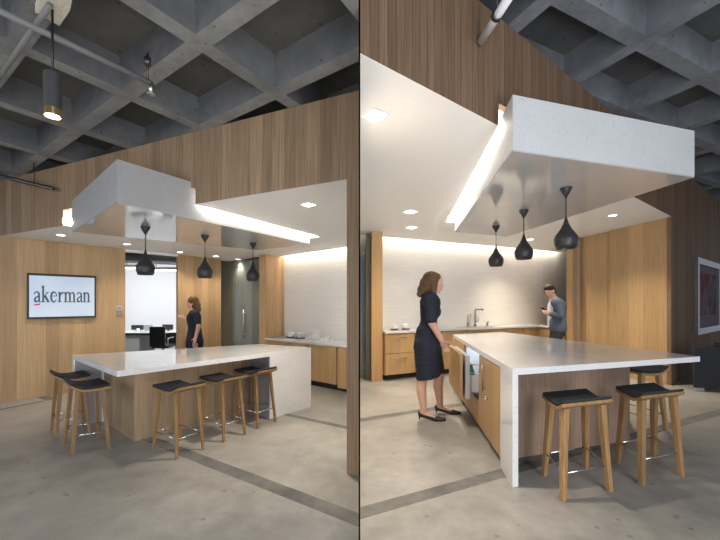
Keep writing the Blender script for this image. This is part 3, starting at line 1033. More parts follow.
    for px, lab in ((291, 'white cups stacked on a dark tray, left stack on the left worktop'), (300.5, 'white cups stacked on a dark tray, right stack on the left worktop')):
        x, y, z = on_top(px, 0.30)
        tr = thing('cup_stack', lab, 'cups', (x, y, z), 'cup stacks on the left worktop')
        MB().lathe((x, y, z), [(0, 0), (0.085, 0), (0.10, 0.015), (0.095, 0.02), (0, 0.012)], 24).build('tray', M['dark_metal'], tr, True)
        MB().lathe((x, y, z + 0.013), [(0, 0), (0.045, 0), (0.06, 0.05), (0.055, 0.05), (0, 0.01)], 24).build('cup', M['white_china'], tr, True)
        MB().lathe((x, y, z + 0.053), [(0, 0), (0.045, 0), (0.065, 0.05), (0.06, 0.05), (0, 0.01)], 24).build('cup', M['white_china'], tr, True)
    x, y, z = on_top(317, 0.25)
    pt = thing('water_pitcher', 'clear glass water pitcher on the worktop above the dishwasher', 'pitcher', (x, y, z))
    MB().lathe((x, y, z), [(0, 0), (0.06, 0), (0.065, 0.12), (0.05, 0.2), (0.055, 0.22), (0.05, 0.22), (0.045, 0.2), (0.058, 0.12), (0.055, 0.01), (0, 0.01)], 28).build('jug', M['glass'], pt, True)
    MB().tube([(x + 0.05, y, z + 0.19), (x + 0.1, y, z + 0.17), (x + 0.1, y, z + 0.09), (x + 0.06, y, z + 0.06)], 0.008, 8).build('handle', M['glass'], pt, True)
    for i, px in enumerate((308.5, 312, 327)):
        x, y, z = on_top(px, 0.33)
        gl = MB().lathe((x, y, z), [(0, 0), (0.03, 0), (0.035, 0.11), (0.032, 0.11), (0.027, 0.008), (0, 0.008)], 20).build('drinking_glass', M['glass'], None, True)
        tag(gl, ('clear drinking glass just left of the pitcher, farther from it', 'clear drinking glass just left of the pitcher, nearer to it', 'clear drinking glass alone right of the pitcher')[i], 'glass', 'drinking glasses on the left worktop')

    # ---------------- recessed lights
    for px, py, shp, lab in ((308.5, 204.2, 'sq', 'square recessed light right of the canopy, left picture'),
                             (61, 235, 'd', 'round recessed light above the television, leftmost in the left picture'),
                             (127, 244, 'd', 'round recessed light above the office opening'),
                             (180, 252, 'd', 'round recessed light between the first two pendants'),
                             (216, 256, 'd', 'round recessed light right of the middle pendant, before the oak panel'),
                             (238, 259.3, 'd', 'round recessed light above the glass door, left picture')):
        fixture(px, py, cp, lab, 'recessed lights in the left ceiling', 'disc' if shp == 'd' else 'square', 0.06 if shp == 'd' else 0.05, 230 if px > 300 else (60 if px < 150 else 58), rz=k_ang)

    # ---------------- pipes, plate, track lamp under the waffle slab
    def pipe(name, pts, r, lab, mat=M['grey_paint'], extra=None):
        root = thing(name, lab, 'pipe', pts[0])
        MB().tube(pts, r, 12).build('pipe_run', mat, root, True)
        if extra: extra(root)
        return root
    a, b2 = at_z(-25, -1, 3.04), at_z(151, 83, 3.04)
    def spr(root):
        MB().tube([b2, b2 + Vector((0, 0, -0.07))], [0.02, 0.012], 10).lathe(b2, [(0, -0.09), (0.03, -0.085), (0.03, -0.08), (0, -0.07)]).build('sprinkler_head', M['steel'], root, True)
        c = at_z(147.5, 79, 3.04)
        MB().tube([c, c + Vector((0, 0, 0.18))], 0.008, 8).lathe(c, [(0, 0.10), (0.022, 0.10), (0.022, 0.15), (0, 0.15)]).build('hanger_rod', M['dark_metal'], root, True)
    pipe('sprinkler_pipe', [a, b2], 0.019, 'grey sprinkler pipe with a head at its end under the concrete waffle ceiling, left picture', extra=spr)
    pipe('conduit_pipe', [at_z(50, 5, 3.15), at_z(-14, 96, 3.15)], 0.016, 'thin grey conduit running beside a rib behind the hanging lamp, left picture')
    a, b3 = at_y(-40, 166, 4.45), at_y(53.5, 189, 4.45)
    b3 = Vector((b3.x, b3.y, a.z * 0.0 + b3.z))
    def hang(root):
        c = at_y(33.8, 184.2, 4.45)
        MB().tube([c, (c.x, c.y, 3.24)], 0.007, 8).build('hanger_rod', M['dark_metal'], root, True)
    pipe('sprinkler_pipe', [a, b3], 0.024, 'dark pipe ending above the television wall, low on the far left', M['dark_metal'], hang)
    yb = 2.05
    c = at_y(52.5, 74, yb)
    lp = thing('cylinder_pendant', 'dark cylindrical spotlight hanging on a cord from the waffle ceiling, lit at the bottom', 'pendant lamp', (c.x, c.y, z_of(118, yb)))
    rr = 8.8 / 350 * yb / 1.2
    MB().tube([(c.x, c.y, c.z), (c.x, c.y, 3.168)], 0.006, 8).build('cord', M['black'], lp, True)
    zb1, zb0 = z_of(109, yb), z_of(116.5, yb)
    MB().lathe((c.x, c.y, 0), [(0, c.z), (rr, c.z), (rr, zb1), (0, zb1)], 36).build('lamp_body', flat('graphite_lamp', (0.045, 0.047, 0.05), 0.5), lp)
    gold = flat('brass_reflector', (0.55, 0.42, 0.18), 0.25, 0.9)
    MB().lathe((c.x, c.y, 0), [(rr, zb1), (rr, zb0), (rr * 0.93, zb0), (rr * 0.8, zb1)], 36).build('reflector_ring', gold, lp)
    MB().lathe((c.x, c.y, 0), [(0, zb0 + 0.004), (rr * 0.75, zb0 + 0.004), (rr * 0.75, zb0 + 0.012), (0, zb0 + 0.012)], 30).build('lens', emit('spot_glow', (1, 0.97, 0.9), 16), lp)
    bc = [at_z(*p, 3.22) for p in ((43, -14), (72, -9), (70, 2), (59.5, 18), (35, 4))]
    pb = MB().prism([V2(p) for p in bc], 3.17, 3.225).build('junction_plate', concrete('paint_chipped_plate', (0.55, 0.50, 0.40), (0.75, 0.72, 0.62), (0.08, 0.07, 0.06), (0.6, 0.8), 4.0))
    tag(pb, 'pale chipped plate on the concrete rib where the cord of the cylinder lamp goes up', 'ceiling plate')

    # ---------------- office seen through the opening
    struct(MB().prism([(-10.5, 9.8), (-4.0, 12.6), (-4.06, 12.7), (-10.56, 9.9)], 0, 3.0).build('wall_back', M['office_white']))
    struct(MB().prism([(-10.6, 9.8), (-10.5, 9.8), (-7.2, 6.4), (-7.3, 6.4)], 0, 3.0).build('wall_left', M['office_white']))
    struct(MB().prism([(-3.95, 12.6), (-3.85, 12.6), (-3.3, 8.3), (-3.4, 8.3)], 0, 3.0).build('wall_right', M['office_white']))
    struct(MB().prism([(-10.6, 9.8), (-7.3, 6.2), (-4.45, 6.5), (-3.7, 7.3), (-3.3, 8.3), (-3.85, 12.7)], 2.72, 2.8).build('ceiling', flat('office_ceiling_grey', (0.20, 0.20, 0.21), 0.8)))
    for i, (px0, px1, py) in enumerate(((123, 150, 268), (152, 182, 270.5))):
        p, q2 = at_y(px0, py, 8.6), at_y(px1, py, 8.6)
        fx = thing('linear_light', ('white linear ceiling light on the left in the office', 'white linear ceiling light on the right in the office')[i], 'ceiling light', ((p.x + q2.x) / 2, 8.6, p.z), 'linear lights in the office')
        MB().box(((p.x + q2.x) / 2, 8.6, p.z + 0.04), (q2.x - p.x, 0.22, 0.06)).build('housing', M['white'], fx)
        MB().box(((p.x + q2.x) / 2, 8.6, p.z), (q2.x - p.x - 0.02, 0.2, 0.02)).build('diffuser', emit('office_tube', (0.9, 0.95, 1), 5), fx)
        for k in (p.x + 0.1, q2.x - 0.1):
            MB().tube([(k, 8.6, p.z + 0.06), (k, 8.6, 2.73)], 0.008, 8).build('hanger_rod', M['dark_metal'], fx, True)
    lamp_area('office_light', (-5.6, 9.0, 2.6), (-5.8, 10.6, 0.6), 1.6, 190, (0.95, 0.97, 1.0))
    # duct
    p = at_y(137, 258, 7.9)
    dk = MB().tube([(-6.2, 8.05, p.z + 0.06), (-3.9, 8.3, p.z + 0.06)], 0.11, 18).build('air_duct', flat('duct_metal', (0.16, 0.16, 0.165), 0.5, 0.4), None, True)
    tag(dk, 'round grey air duct under the office ceiling seen over the opening', 'air duct')
    yd = 9.2
    zd = z_of(332, yd)
    dx0, dx1 = at_y(120, 331, yd).x, at_y(190, 331, yd).x
    dk = thing('office_desk', 'long white office desk with dark edge and grey drawer pedestal behind the opening', 'desk', ((dx0 + dx1) / 2, yd + 0.4, 0))
    MB().box(((dx0 + dx1) / 2, yd + 0.4, zd - 0.015), (dx1 - dx0, 0.8, 0.03)).build('desktop', M['white_china'], dk)
    MB().box(((dx0 + dx1) / 2, yd + 0.03, zd - 0.06), (dx1 - dx0 - 0.02, 0.03, 0.06)).build('apron', M['black'], dk)
    xq = at_y(130, 331, yd).x
    MB().box((xq, yd + 0.4, (zd - 0.03) / 2), (0.42, 0.7, zd - 0.035)).build('pedestal', flat('grey_pedestal', (0.28, 0.27, 0.27), 0.6), dk)
    for k in (dx0 + 0.06, dx1 - 0.06):
        MB().box((k, yd + 0.4, (zd - 0.03) / 2), (0.05, 0.7, zd - 0.035)).build('leg', M['steel'], dk)
    for i, (a, b4, y0, y1) in enumerate(((131.5, 143.5, 325, 330.5), (162.5, 173, 324.5, 330))):
        p, q2 = at_y(a, y0, yd + 0.35), at_y(b4, y1, yd + 0.35)
        mo = thing('monitor', ('black low monitor on the office desk, left of the laptop', 'black low monitor on the office desk, right of the laptop')[i], 'monitor', ((p.x + q2.x) / 2, yd + 0.35, zd), 'monitors on the office desk')
        MB().box(((p.x + q2.x) / 2, yd + 0.35, (p.z + zd + 0.03) / 2), (q2.x - p.x, 0.03, p.z - zd - 0.03), 0, 0.004).build('screen', M['black'], mo)
        MB().box(((p.x + q2.x) / 2, yd + 0.38, zd + 0.03), (0.05, 0.03, 0.06)).box(((p.x + q2.x) / 2, yd + 0.36, zd + 0.005), (0.16, 0.12, 0.01)).build('stand', M['black'], mo)
    p, q2 = at_y(144, 325, yd + 0.3), at_y(152.5, 331, yd + 0.3)
    lpt = thing('laptop', 'grey open laptop between the two monitors on the office desk', 'laptop', ((p.x + q2.x) / 2, yd + 0.3, zd))
    MB().box(((p.x + q2.x) / 2, yd + 0.3, (p.z + zd) / 2 + 0.005), (q2.x - p.x, 0.012, p.z - zd - 0.01)).build('screen', flat('laptop_grey', (0.35, 0.36, 0.38), 0.4, 0.5), lpt)
    MB().box(((p.x + q2.x) / 2, yd + 0.19, zd + 0.008), (q2.x - p.x, 0.2, 0.014)).build('keyboard', flat('laptop_deck', (0.4, 0.4, 0.42), 0.4, 0.5), lpt)
    p = at_y(138.0, 330, yd + 0.05)
    cu = MB().lathe((p.x, p.y, zd), [(0, 0), (0.03, 0), (0.037, 0.085), (0.033, 0.085), (0.026, 0.01), (0, 0.01)], 20).build('paper_cup', M['white_china'], None, True)
    tag(cu, 'white paper cup on the office desk before the left monitor', 'cup')

    def office_chair(px, py, y, w, rz, lab):
        c = at_y(px, py, y)
        x, zt_ = c.x, c.z
        r = thing('office_chair', lab, 'office chair', (x, y, 0), 'office chairs at the desk')
        hgt = zt_ - 0.42
        MB().box((x, y, 0.42 + hgt / 2 + 0.02), (w, 0.05, hgt), rz, 0.02).build('backrest', M['black'], r)
        MB().box((x, y + 0.26, 0.42), (w * 1.1, 0.46, 0.06), rz, 0.02).build('seat', M['black'], r)
        MB().tube([(x, y + 0.24, 0.09), (x, y + 0.24, 0.40)], 0.028, 10).build('pole', M['steel'], r, True)
        for k in range(5):
            a = 2 * pi * k / 5 + 0.3
            e = (x + 0.27 * cos(a), y + 0.24 + 0.27 * sin(a), 0.075)
            MB().tube([(x, y + 0.24, 0.10), e], [0.022, 0.014], 8).ellipsoid((e[0], e[1], 0.03), (0.03, 0.03, 0.03)).build('foot', M['black'], r, True)
        for s in (-1, 1):
            xx = x + s * (w * 0.55 + 0.02)
            MB().tube([(xx, y + 0.05, 0.44), (xx, y + 0.06, 0.62), (xx, y + 0.30, 0.63)], 0.015, 8).build('armrest', M['steel'], r, True)
    office_chair(157.5, 327.5, 8.15, 0.35, 0.12, 'black office chair with its back to the opening, in front of the desk')
    office_chair(171, 333.5, 8.75, 0.24, 0.7, 'black office chair half hidden by the oak door panel at the desk')

    # ---------------- the woman walking past the oak panel
    yw = 6.75
    u = yw / FPX
    def W(px, py, d=0.0): 
        return at_y(px, py, yw + d * 0.9)
    rt = Vector((0.9, -0.43, 0)); lt_ = Vector((0.43, 0.9, 0))
    mb = MB()
    mb.ellipsoid(W(191.6, 302.6), (0.088, 0.078, 0.112), Matrix.Rotation(-0.44, 4, 'Z'))
    mb.ellipsoid(W(189.6, 306.0), (0.055, 0.05, 0.05))
    mb.ellipsoid(W(187.4, 303.6), (0.022, 0.014, 0.018))
    for s in (-1, 1): mb.ellipsoid(W(192.6, 303.6, s * 0.078), (0.022, 0.012, 0.032))
    capsule(mb, W(192.5, 306), W(194, 312.5), 0.05, 0.058)
    sh_n, sh_f = W(196.5, 313.5, -0.16), W(193, 313.3, 0.16)
    capsule(mb, W(194, 314.5, -0.10), W(193.5, 314.5, 0.10), 0.09, 0.09)
    capsule(mb, W(194, 318), W(194.5, 328), 0.125, 0.105)
    capsule(mb, W(194.5, 328), W(194.5, 341), 0.105, 0.15)
    el, wr = W(198.6, 326.5, -0.21), W(195.6, 337.5, -0.22)
    capsule(mb, sh_n, el, 0.052, 0.042); capsule(mb, el, wr, 0.042, 0.030)
    hand(mb, wr, wr - el, Vector((-1, 0, 0)), lt_, 0.95, 0.5)
    el2, wr2 = W(189.0, 324.0, 0.16), W(184.5, 318.2, 0.10)
    capsule(mb, sh_f, el2, 0.050, 0.040); capsule(mb, el2, wr2, 0.040, 0.029)
    hand(mb, wr2, Vector((-0.9, 0.2, 0.25)), Vector((0, 0, 1)), Vector((0.2, -0.9, 0)), 0.95, 0.35)
    for s, dx in ((-1, 1.5), (1, -2.5)):
        hip, kn_, an = W(194.5 + dx * 0.3, 344, s * 0.08), W(194.5 + dx, 357, s * 0.08), W(195.5 + dx * 1.8, 373.0, s * 0.08)
        capsule(mb, hip, kn_, 0.085, 0.055); capsule(mb, kn_, an, 0.055, 0.034)
        capsule(mb, Vector((an.x, an.y, 0.045)), Vector((an.x - 0.17, an.y + 0.08, 0.03)), 0.035, 0.025)
    body = fuse('person', mb, M['skin'], 0.011)
    tag(body, 'woman in dark dress walking past the oak panel, one hand raised, left picture', 'person')
    d = MB()
    capsule(d, W(194.2, 314.4, -0.11), W(193.8, 314.4, 0.11), 0.098, 0.098)
    capsule(d, W(194, 318), W(194.8, 328), 0.138, 0.118)
    capsule(d, W(194.8, 328), W(194.6, 342), 0.118, 0.165)
    capsule(d, W(194.6, 342), W(194.8, 357), 0.165, 0.15)
    capsule(d, sh_n, sh_n.lerp(el, 0.72), 0.064, 0.056); capsule(d, sh_f, sh_f.lerp(el2, 0.6), 0.064, 0.054)
    fuse('dress', d, M['navy'], 0.013, body)
    hr = MB()
    hr.ellipsoid(W(193.4, 300.8), (0.105, 0.095, 0.10)); hr.ellipsoid(W(196.0, 305), (0.085, 0.085, 0.10)); hr.ellipsoid(W(197.2, 309.3), (0.075, 0.08, 0.07))
    fuse('hair', hr, M['hair_brown'], 0.012, body, 3)
    ey = MB()
    ey.ellipsoid(W(188.2, 302.4, -0.035), (0.012, 0.012, 0.008)).ellipsoid(W(187.9, 302.4, 0.035), (0.012, 0.012, 0.008))
    ey.build('eyes', M['hair_dark'], body, True)
    MB().ellipsoid(W(187.6, 306.2), (0.012, 0.022, 0.006)).build('mouth', flat('lip_red', (0.35, 0.08, 0.07), 0.5), body, True)
    so = MB()
    for s, dx in ((-1, 1.5), (1, -2.5)):
        an = W(195.5 + dx * 1.8, 373.0, s * 0.08)
        capsule(so, Vector((an.x, an.y, 0.042)), Vector((an.x - 0.18, an.y + 0.085, 0.032)), 0.042, 0.03)
    fuse('shoes', so, M['leather'], 0.012, body)


left_room()
# ====================================================================== RIGHT ROOM
def right_room():
    S0 = Vector((XR, 2.167)); S1 = V2(at_z(671.3, 385.5, 0))
    sd = (S1 - S0).normalized()
    sL = (S1 - S0).length
    zs = 3.94
    cp = plane_fit([(0.006, 2.17, 2.988), (5.44, 6.11, 2.986), (0.3, 6.42, 2.775), (4.36, 8.63, 2.775), (0.48, 7.0, 2.765), (4.72, 7.54, 2.87)])
    s_ang = atan2(sd.y, sd.x)
    F0, F1 = V2(at_z(384.5, 381, 0)), Vector((3.12, 7.8))
    kd = (F1 - F0).normalized(); kn = Vector((-kd.y, kd.x))
    k_ang = atan2(kd.y, kd.x)
    W0 = F0 + kn * 0.5
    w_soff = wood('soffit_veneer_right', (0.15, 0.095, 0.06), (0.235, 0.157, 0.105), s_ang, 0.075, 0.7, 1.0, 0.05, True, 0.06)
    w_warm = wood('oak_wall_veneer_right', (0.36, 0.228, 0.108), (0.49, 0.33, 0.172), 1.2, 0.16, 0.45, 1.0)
    w_isl = wood('island_veneer_right', (0.21, 0.14, 0.10), (0.32, 0.225, 0.165), 0.3, 0.3, 0.5, 1.0)
    w_dr = wood('island_drawer_veneer', (0.34, 0.215, 0.105), (0.46, 0.30, 0.155), 1.4, 0.5, 0.45, 1.0)
    w_cab = wood('cabinet_veneer_right', (0.42, 0.265, 0.12), (0.56, 0.37, 0.18), k_ang, 0.6, 0.45, 1.0)

    def s_at(px): return (on_line(px, S0, S1) - S0).dot(sd)
    cps = lambda s: cp(*(S0 + sd * s))
    # ---------------- canopy plan
    zc = 2.645
    cD, cA = V2(at_z(512.7, 151, zc)), V2(at_z(694.5, 177.5, zc))
    cC, cB = V2(at_z(454.8, 232, zc)), V2(at_z(506.8, 236.6, zc))
    ctop = z_of(94.5, at_z(512.7, 151, zc).y)
    k0 = (isect(S0, sd, cD, (cC - cD).normalized()) - S0).dot(sd)
    k1 = (isect(S0, sd, cA, (cB - cA).normalized()) - S0).dot(sd)
    n0, n1 = s_at(498.6), k1 + 0.10
    zn = 3.19
    poly = [(0.0, cps(0.0)), (n0, cps(n0)), (n0, zn), (k0 + 0.35, zn), (k1 - 0.03, ctop + 0.02), (n1, ctop + 0.02), (n1, cps(n1)), (sL, cps(sL)), (sL, 0), (sL + 6.5, 0), (sL + 6.5, zs - 0.002), (0.0, zs - 0.002)]
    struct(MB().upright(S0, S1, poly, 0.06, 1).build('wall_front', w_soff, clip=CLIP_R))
    # ---------------- ceiling with slot
    N0, N1 = S0 + sd * n0, S0 + sd * n1
    slot = inset([cA, cB, cC, cD], [-0.10, -0.14, -0.13, -0.1])
    wedge = W0 - kn * 0.15
    pl = isect(wedge, kd, Vector((XR, 0)), Vector((0, 1)))
    R0, R1 = S1, Vector((4.75, 7.6))                      # warm oak wall on the right
    rdir = (R1 - R0).normalized()
    pr = wedge + kd * ((isect(wedge, kd, R0, rdir) - wedge).dot(kd) + 1.3)
    outer = [S0, N0, slot[2], slot[1], N1, S1, R1 + Vector((1.3, 0.5)), pr, pl]
    zt = max(ctop + 0.10, zn + 0.02)
    mb = MB()
    vs = [mb.bm.verts.new((p.x, p.y, cp(p.x, p.y))) for p in outer]
    for t in tessellate_polygon([[Vector((p.x, p.y, 0)) for p in outer]]):
        mb.bm.faces.new([vs[i] for i in t])
    ring = [N0, slot[2], slot[1], N1]
    for a, b in zip(ring, ring[1:]):
        mb.face([(a.x, a.y, cp(a.x, a.y)), (b.x, b.y, cp(b.x, b.y)), (b.x, b.y, zt), (a.x, a.y, zt)])
    mb.face([(p.x, p.y, zt) for p in ring])
    q = kn * 0.25
    mb.face([(pl.x, pl.y, cp(pl.x, pl.y)), (pr.x, pr.y, cp(pr.x, pr.y)), (pr.x, pr.y, 3.15), (pl.x, pl.y, 3.15)])
    mb.face([(pl.x, pl.y, 3.15), (pr.x, pr.y, 3.15), (pr.x + q.x, pr.y + q.y, 3.15), (pl.x + q.x, pl.y + q.y, 3.15)])
    struct(mb.build('ceiling', M['white'], clip=CLIP_R))
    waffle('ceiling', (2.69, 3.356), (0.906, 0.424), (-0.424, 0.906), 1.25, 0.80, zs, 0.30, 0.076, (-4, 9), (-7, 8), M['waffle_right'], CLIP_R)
    cm_ = (cA + cB + cC + cD) / 4
    cz = thing('ceiling_canopy', 'grey flecked box canopy over the right island, its long front face towards the camera', 'ceiling canopy', (cm_.x, cm_.y, zc))
    MB().prism([cA, cB, cC, cD], zc + 0.012, ctop).build('side_panels', M['canopy'], cz)
    MB().prism(inset([cA, cB, cC, cD], [0.001] * 4), zc, zc + 0.012).build('underside', M['canopy_under'], cz)['label'] = 'polished grey underside'
    # lights hidden in the slot and the cove
    led = MB()
    for a, b in ((N0 + (slot[2] - N0) * 0.03, slot[2]), (slot[2], slot[1])):
        d = (b - a).normalized(); n = Vector((d.y, -d.x))
        led.prism([a + n * 0.004, b + n * 0.004, b + n * 0.016, a + n * 0.016], lambda x, y: cp(x, y) + 0.03, lambda x, y: cp(x, y) + 0.09)
    led.build('light_strip', M['slot_led'], cz)
    lc = MB()
    a, b = pl + kn * 0.015, pr + kn * 0.015
    lc.prism([a, b, b + kn * 0.03, a + kn * 0.03], 2.95, 2.99)
    tag(lc.build('light_strip', M['cove_led'], clip=CLIP_R), 'light strip in the ceiling cove washing the tiled wall, right picture', 'light strip')
    # ---------------- tiled wall, oak wall, piers, glass door
    m_tile = tile('white_tile_right', k_ang)
    struct(MB().upright(W0, W0 + kd, [(-0.7, 0), (7.4, 0), (7.4, 3.16), (-0.7, 3.16)], 0.12, 1).build('wall_back', m_tile, clip=CLIP_R))
    rl = (R1 - R0).length
    sj = (on_line(609, R0, R1) - R0).dot(rdir)
    rn = Vector((rdir.y, -rdir.x))                       # away from the alcove
    R0b = R0 - rn * 0.0
    zf = lambda s: cp(*(R0 + rdir * s)) + 0.05
    struct(MB().upright(R0, R1, [(0, 0), (sj, 0), (sj, zf(sj)), (0, zf(0))], 0.12, -1).build('wall_right', w_warm, clip=[((S0.x + sd.y * -0.002, S0.y + sd.x * 0.002, 0), (sd.y, -sd.x, 0))]))
    Rb = R0 + rn * 0.05
    struct(MB().upright(Rb, Rb + rdir, [(sj, 0), (rl + 0.05, 0), (rl + 0.05, 2.95), (sj, 2.95)], 0.10, -1).build('wall_right', w_warm))
    pa = at_y(566.3, 300, 7.55); pb = at_y(573.5, 300, 7.55); pc = at_y(583, 300, 7.42)
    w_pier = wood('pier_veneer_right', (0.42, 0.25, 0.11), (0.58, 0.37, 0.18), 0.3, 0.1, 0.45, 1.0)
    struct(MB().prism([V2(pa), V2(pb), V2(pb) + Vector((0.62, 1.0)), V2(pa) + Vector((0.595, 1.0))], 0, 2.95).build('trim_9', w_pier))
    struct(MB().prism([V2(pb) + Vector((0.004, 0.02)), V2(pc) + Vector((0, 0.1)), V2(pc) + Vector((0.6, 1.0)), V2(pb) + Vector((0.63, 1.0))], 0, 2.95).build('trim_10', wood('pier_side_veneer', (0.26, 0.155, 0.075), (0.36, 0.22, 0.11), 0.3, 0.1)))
    hb = on_line(579.5, Rb, Rb + rdir)
    # small pull on the oak wall
    yk = on_line(580.0, R0, R1)
    # left pier
    q0 = at_y(371.6, 300, 6.42); q1 = at_y(383.4, 300, 6.42)
    lp_n = Vector((-0.41, 0.91)); lp_d = Vector((0.91, 0.41))
    a = V2(q0); b = a + (V2(q1) - a).length * lp_d * 1.05
    struct(MB().prism([a, b, b + Vector((0.03, 0.60)), a + Vector((-0.0, 0.60))], 0, 2.80).build('trim_11', w_pier))
    g0, g1 = Vector((XR + 0.001, 6.72)), Vector((a.x + 0.005, 6.72))
    dr = struct(MB().prism([g0, g1, g1 + Vector((0, 0.012)), g0 + Vector((0, 0.012))], 0.01, 2.86).build('door_2', M['door_glass'], clip=CLIP_R))
    struct(MB().prism([Vector((0.11, 6.60)), Vector((a.x, 6.60)), Vector((a.x, 6.66)), Vector((0.11, 6.66))], 0, 2.86).build('trim_12', wood('olive_door_frame_right', (0.13, 0.115, 0.075), (0.19, 0.17, 0.115), 0, 0.3)))
    struct(MB().prism([(XR + 0.001, 7.9), (1.0, 7.9), (1.0, 8.0), (XR + 0.001, 8.0)], 0, 3.2).build('wall_back', M['grey_wall']))
    # ---------------- floor strips
    p, q2 = at_z(361, 513, 0), at_z(503, 473, 0)
    d = (V2(q2) - V2(p)).normalized()
    floor_strip('trim_13', V2(p) - d * 0.2, V2(p) + d * 7.2, 0.12, CLIP_R)
    p, q2 = at_z(361, 420, 0), at_z(462, 404.3, 0)
    d = (V2(q2) - V2(p)).normalized()
    floor_strip('trim_14', V2(p) - d * 0.2, V2(p) + d * 1.75, 0.11, CLIP_R)

    # ---------------- canopy + island
    h = 0.931
    A, B = V2(at_z(700, 356.5, h)), V2(at_z(502, 332, h))
    C, D = V2(at_z(453, 334.5, h)), V2(at_z(512.5, 369, h))
    LCD = (C - D).length; LAB = (B - A).length
    root, bp, bi = island(A, B, C, D, h, 0.50, 0.315, LAB - 0.76, w_isl, 'pale stone topped island with an open refrigerated drawer and two stools at its near end', True, True)
    Cd = (D - C).normalized()
    S = lambda s: LCD - s                                # s is measured from D
    zt_ = h - 0.06
    front(root, 'door', C, D, S(1.165), S(0.345), 0.08, zt_, w_dr, -0.028, 0.025, ('v', S(0.88), 0.675, 0.27))
    n = Vector((Cd.y, -Cd.x))
    kp = C + Cd * S(0.80)
    MB().ellipsoid((kp.x + n.x * 0.01, kp.y + n.y * 0.01, z_of(398.5, kp.y)), (0.02, 0.02, 0.02)).build('knob', M['chrome'], root, True)
    front(root, 'drawer', C, D, S(2.05), S(1.175), 0.08, 0.35, w_dr, -0.028, 0.025)
    front(root, 'door', C, D, S(LCD - 0.06), S(2.06), 0.08, zt_, w_dr, -0.028, 0.025, ('h', S(2.5), 0.76, 0.3))
    # cold cavity
    ci = C - n * 0.03
    def Q(s, out): 
        p = ci + Cd * S(s) + n * out
        return p
    lin = MB()
    s0, s1 = 1.19, 2.04
    lin.prism([Q(s1, -0.50), Q(s0, -0.50), Q(s0, -0.52), Q(s1, -0.52)], 0.36, zt_ + 0.005)
    lin.prism([Q(s0, -0.50), Q(s0, 0.0), Q(s0 - 0.015, 0.0), Q(s0 - 0.015, -0.50)], 0.36, zt_ + 0.005)
    lin.prism([Q(s1, -0.50), Q(s1, 0.0), Q(s1 + 0.015, 0.0), Q(s1 + 0.015, -0.50)], 0.36, zt_ + 0.005)
    lin.prism([Q(s1, -0.5), Q(s0, -0.5), Q(s0, 0.0), Q(s1, 0.0)], 0.352, 0.365)
    lin.prism([Q(s1, -0.5), Q(s0, -0.5), Q(s0, 0.0), Q(s1, 0.0)], zt_, zt_ + 0.008)
    lin.build('cold_compartment', flat('white_liner', (0.75, 0.78, 0.82), 0.3), root)
    lb = MB().prism([Q(1.95, -0.08), Q(1.28, -0.08), Q(1.28, -0.12), Q(1.95, -0.12)], zt_ - 0.03, zt_ - 0.005)
    lb.build('compartment_lamp', emit('cold_lamp', (0.88, 0.94, 1.0), 6), root)
    pc_ = Q(1.6, -0.2)
    lamp_point('compartment_light', (pc_.x, pc_.y, zt_ - 0.12), 1.6, (0.88, 0.94, 1.0), 0.03)
    off = 0.20
    pdr = front(root, 'drawer', C + n * off, D + n * off, S(2.05), S(1.175), 0.355, zt_, w_dr, -0.028, 0.03)
    pdr['label'] = 'pulled out drawer front'
    MB().prism([Q(2.03, off - 0.075), Q(1.18, off - 0.075), Q(1.18, off - 0.0285), Q(2.03, off - 0.0285)], 0.37, zt_ - 0.015).build('drawer_liner', flat('grey_liner', (0.40, 0.41, 0.44), 0.4), pdr)
    bn = MB()
    zb0, zb1 = 0.43, 0.63
    o_, i_ = off - 0.076, -0.30
    bn.prism([Q(2.0, i_), Q(1.22, i_), Q(1.22, o_), Q(2.0, o_)], zb0, zb0 + 0.012)
    for a_, b_ in ((1.22, 1.235), (1.985, 2.0)):
        bn.prism([Q(b_, i_), Q(a_, i_), Q(a_, o_), Q(b_, o_)], zb0, zb1)
    bn.prism([Q(2.0, i_), Q(1.22, i_), Q(1.22, i_ + 0.015), Q(2.0, i_ + 0.015)], zb0, zb1)
    bn.build('drawer_bin', flat('light_grey_bin', (0.50, 0.51, 0.53), 0.4), pdr)
    gr = MB()
    for zz in (zb1 + 0.02, zb1 + 0.12):
        a_, b_ = Q(1.228, i_), Q(1.228, o_)
        gr.tube([(a_.x, a_.y, zz), (b_.x, b_.y, zz)], 0.007, 8)
    gr.build('drawer_rail', M['chrome'], pdr, True)
    cols = [(0.10, 0.22, 0.10), (0.42, 0.44, 0.46), (0.08, 0.16, 0.09)]
    for i, (s, o2) in enumerate(((1.33, 0.075), (1.36, -0.04), (1.50, 0.06))):
        p = Q(s, o2)
        bt = thing('drink_bottle', ('green drink bottle in the open drawer, nearest its front', 'clear drink bottle in the open drawer, closest to the lit compartment', 'dark green drink bottle in the open drawer, behind the others')[i], 'bottle', (p.x, p.y, zb0 + 0.012), 'bottles in the open drawer')
        MB().lathe((p.x, p.y, zb0 + 0.013), [(0, 0), (0.036, 0), (0.038, 0.02), (0.038, 0.2), (0.016, 0.26), (0.015, 0.29), (0, 0.29)], 20).build('bottle_body', flat('bottle_colour_%d' % i, cols[i], 0.2), bt, True)
        MB().lathe((p.x, p.y, zb0 + 0.30), [(0, 0), (0.017, 0), (0.017, 0.02), (0, 0.02)], 16).build('cap', M['white_china'], bt, True)
    # ---------------- pendants
    pendant(566, 188, zc, 2.015, 0.113, 'black teardrop pendant nearest the camera, largest of three in the right picture', 'pendant lamps under the right canopy')
    pendant(523.8, 210.3, zc, 2.015, 0.113, 'black teardrop pendant in the middle of the three in the right picture', 'pendant lamps under the right canopy')
    pendant(496, 226, zc, 2.02, 0.113, 'black teardrop pendant farthest back, before the tiled wall in the right picture', 'pendant lamps under the right canopy')
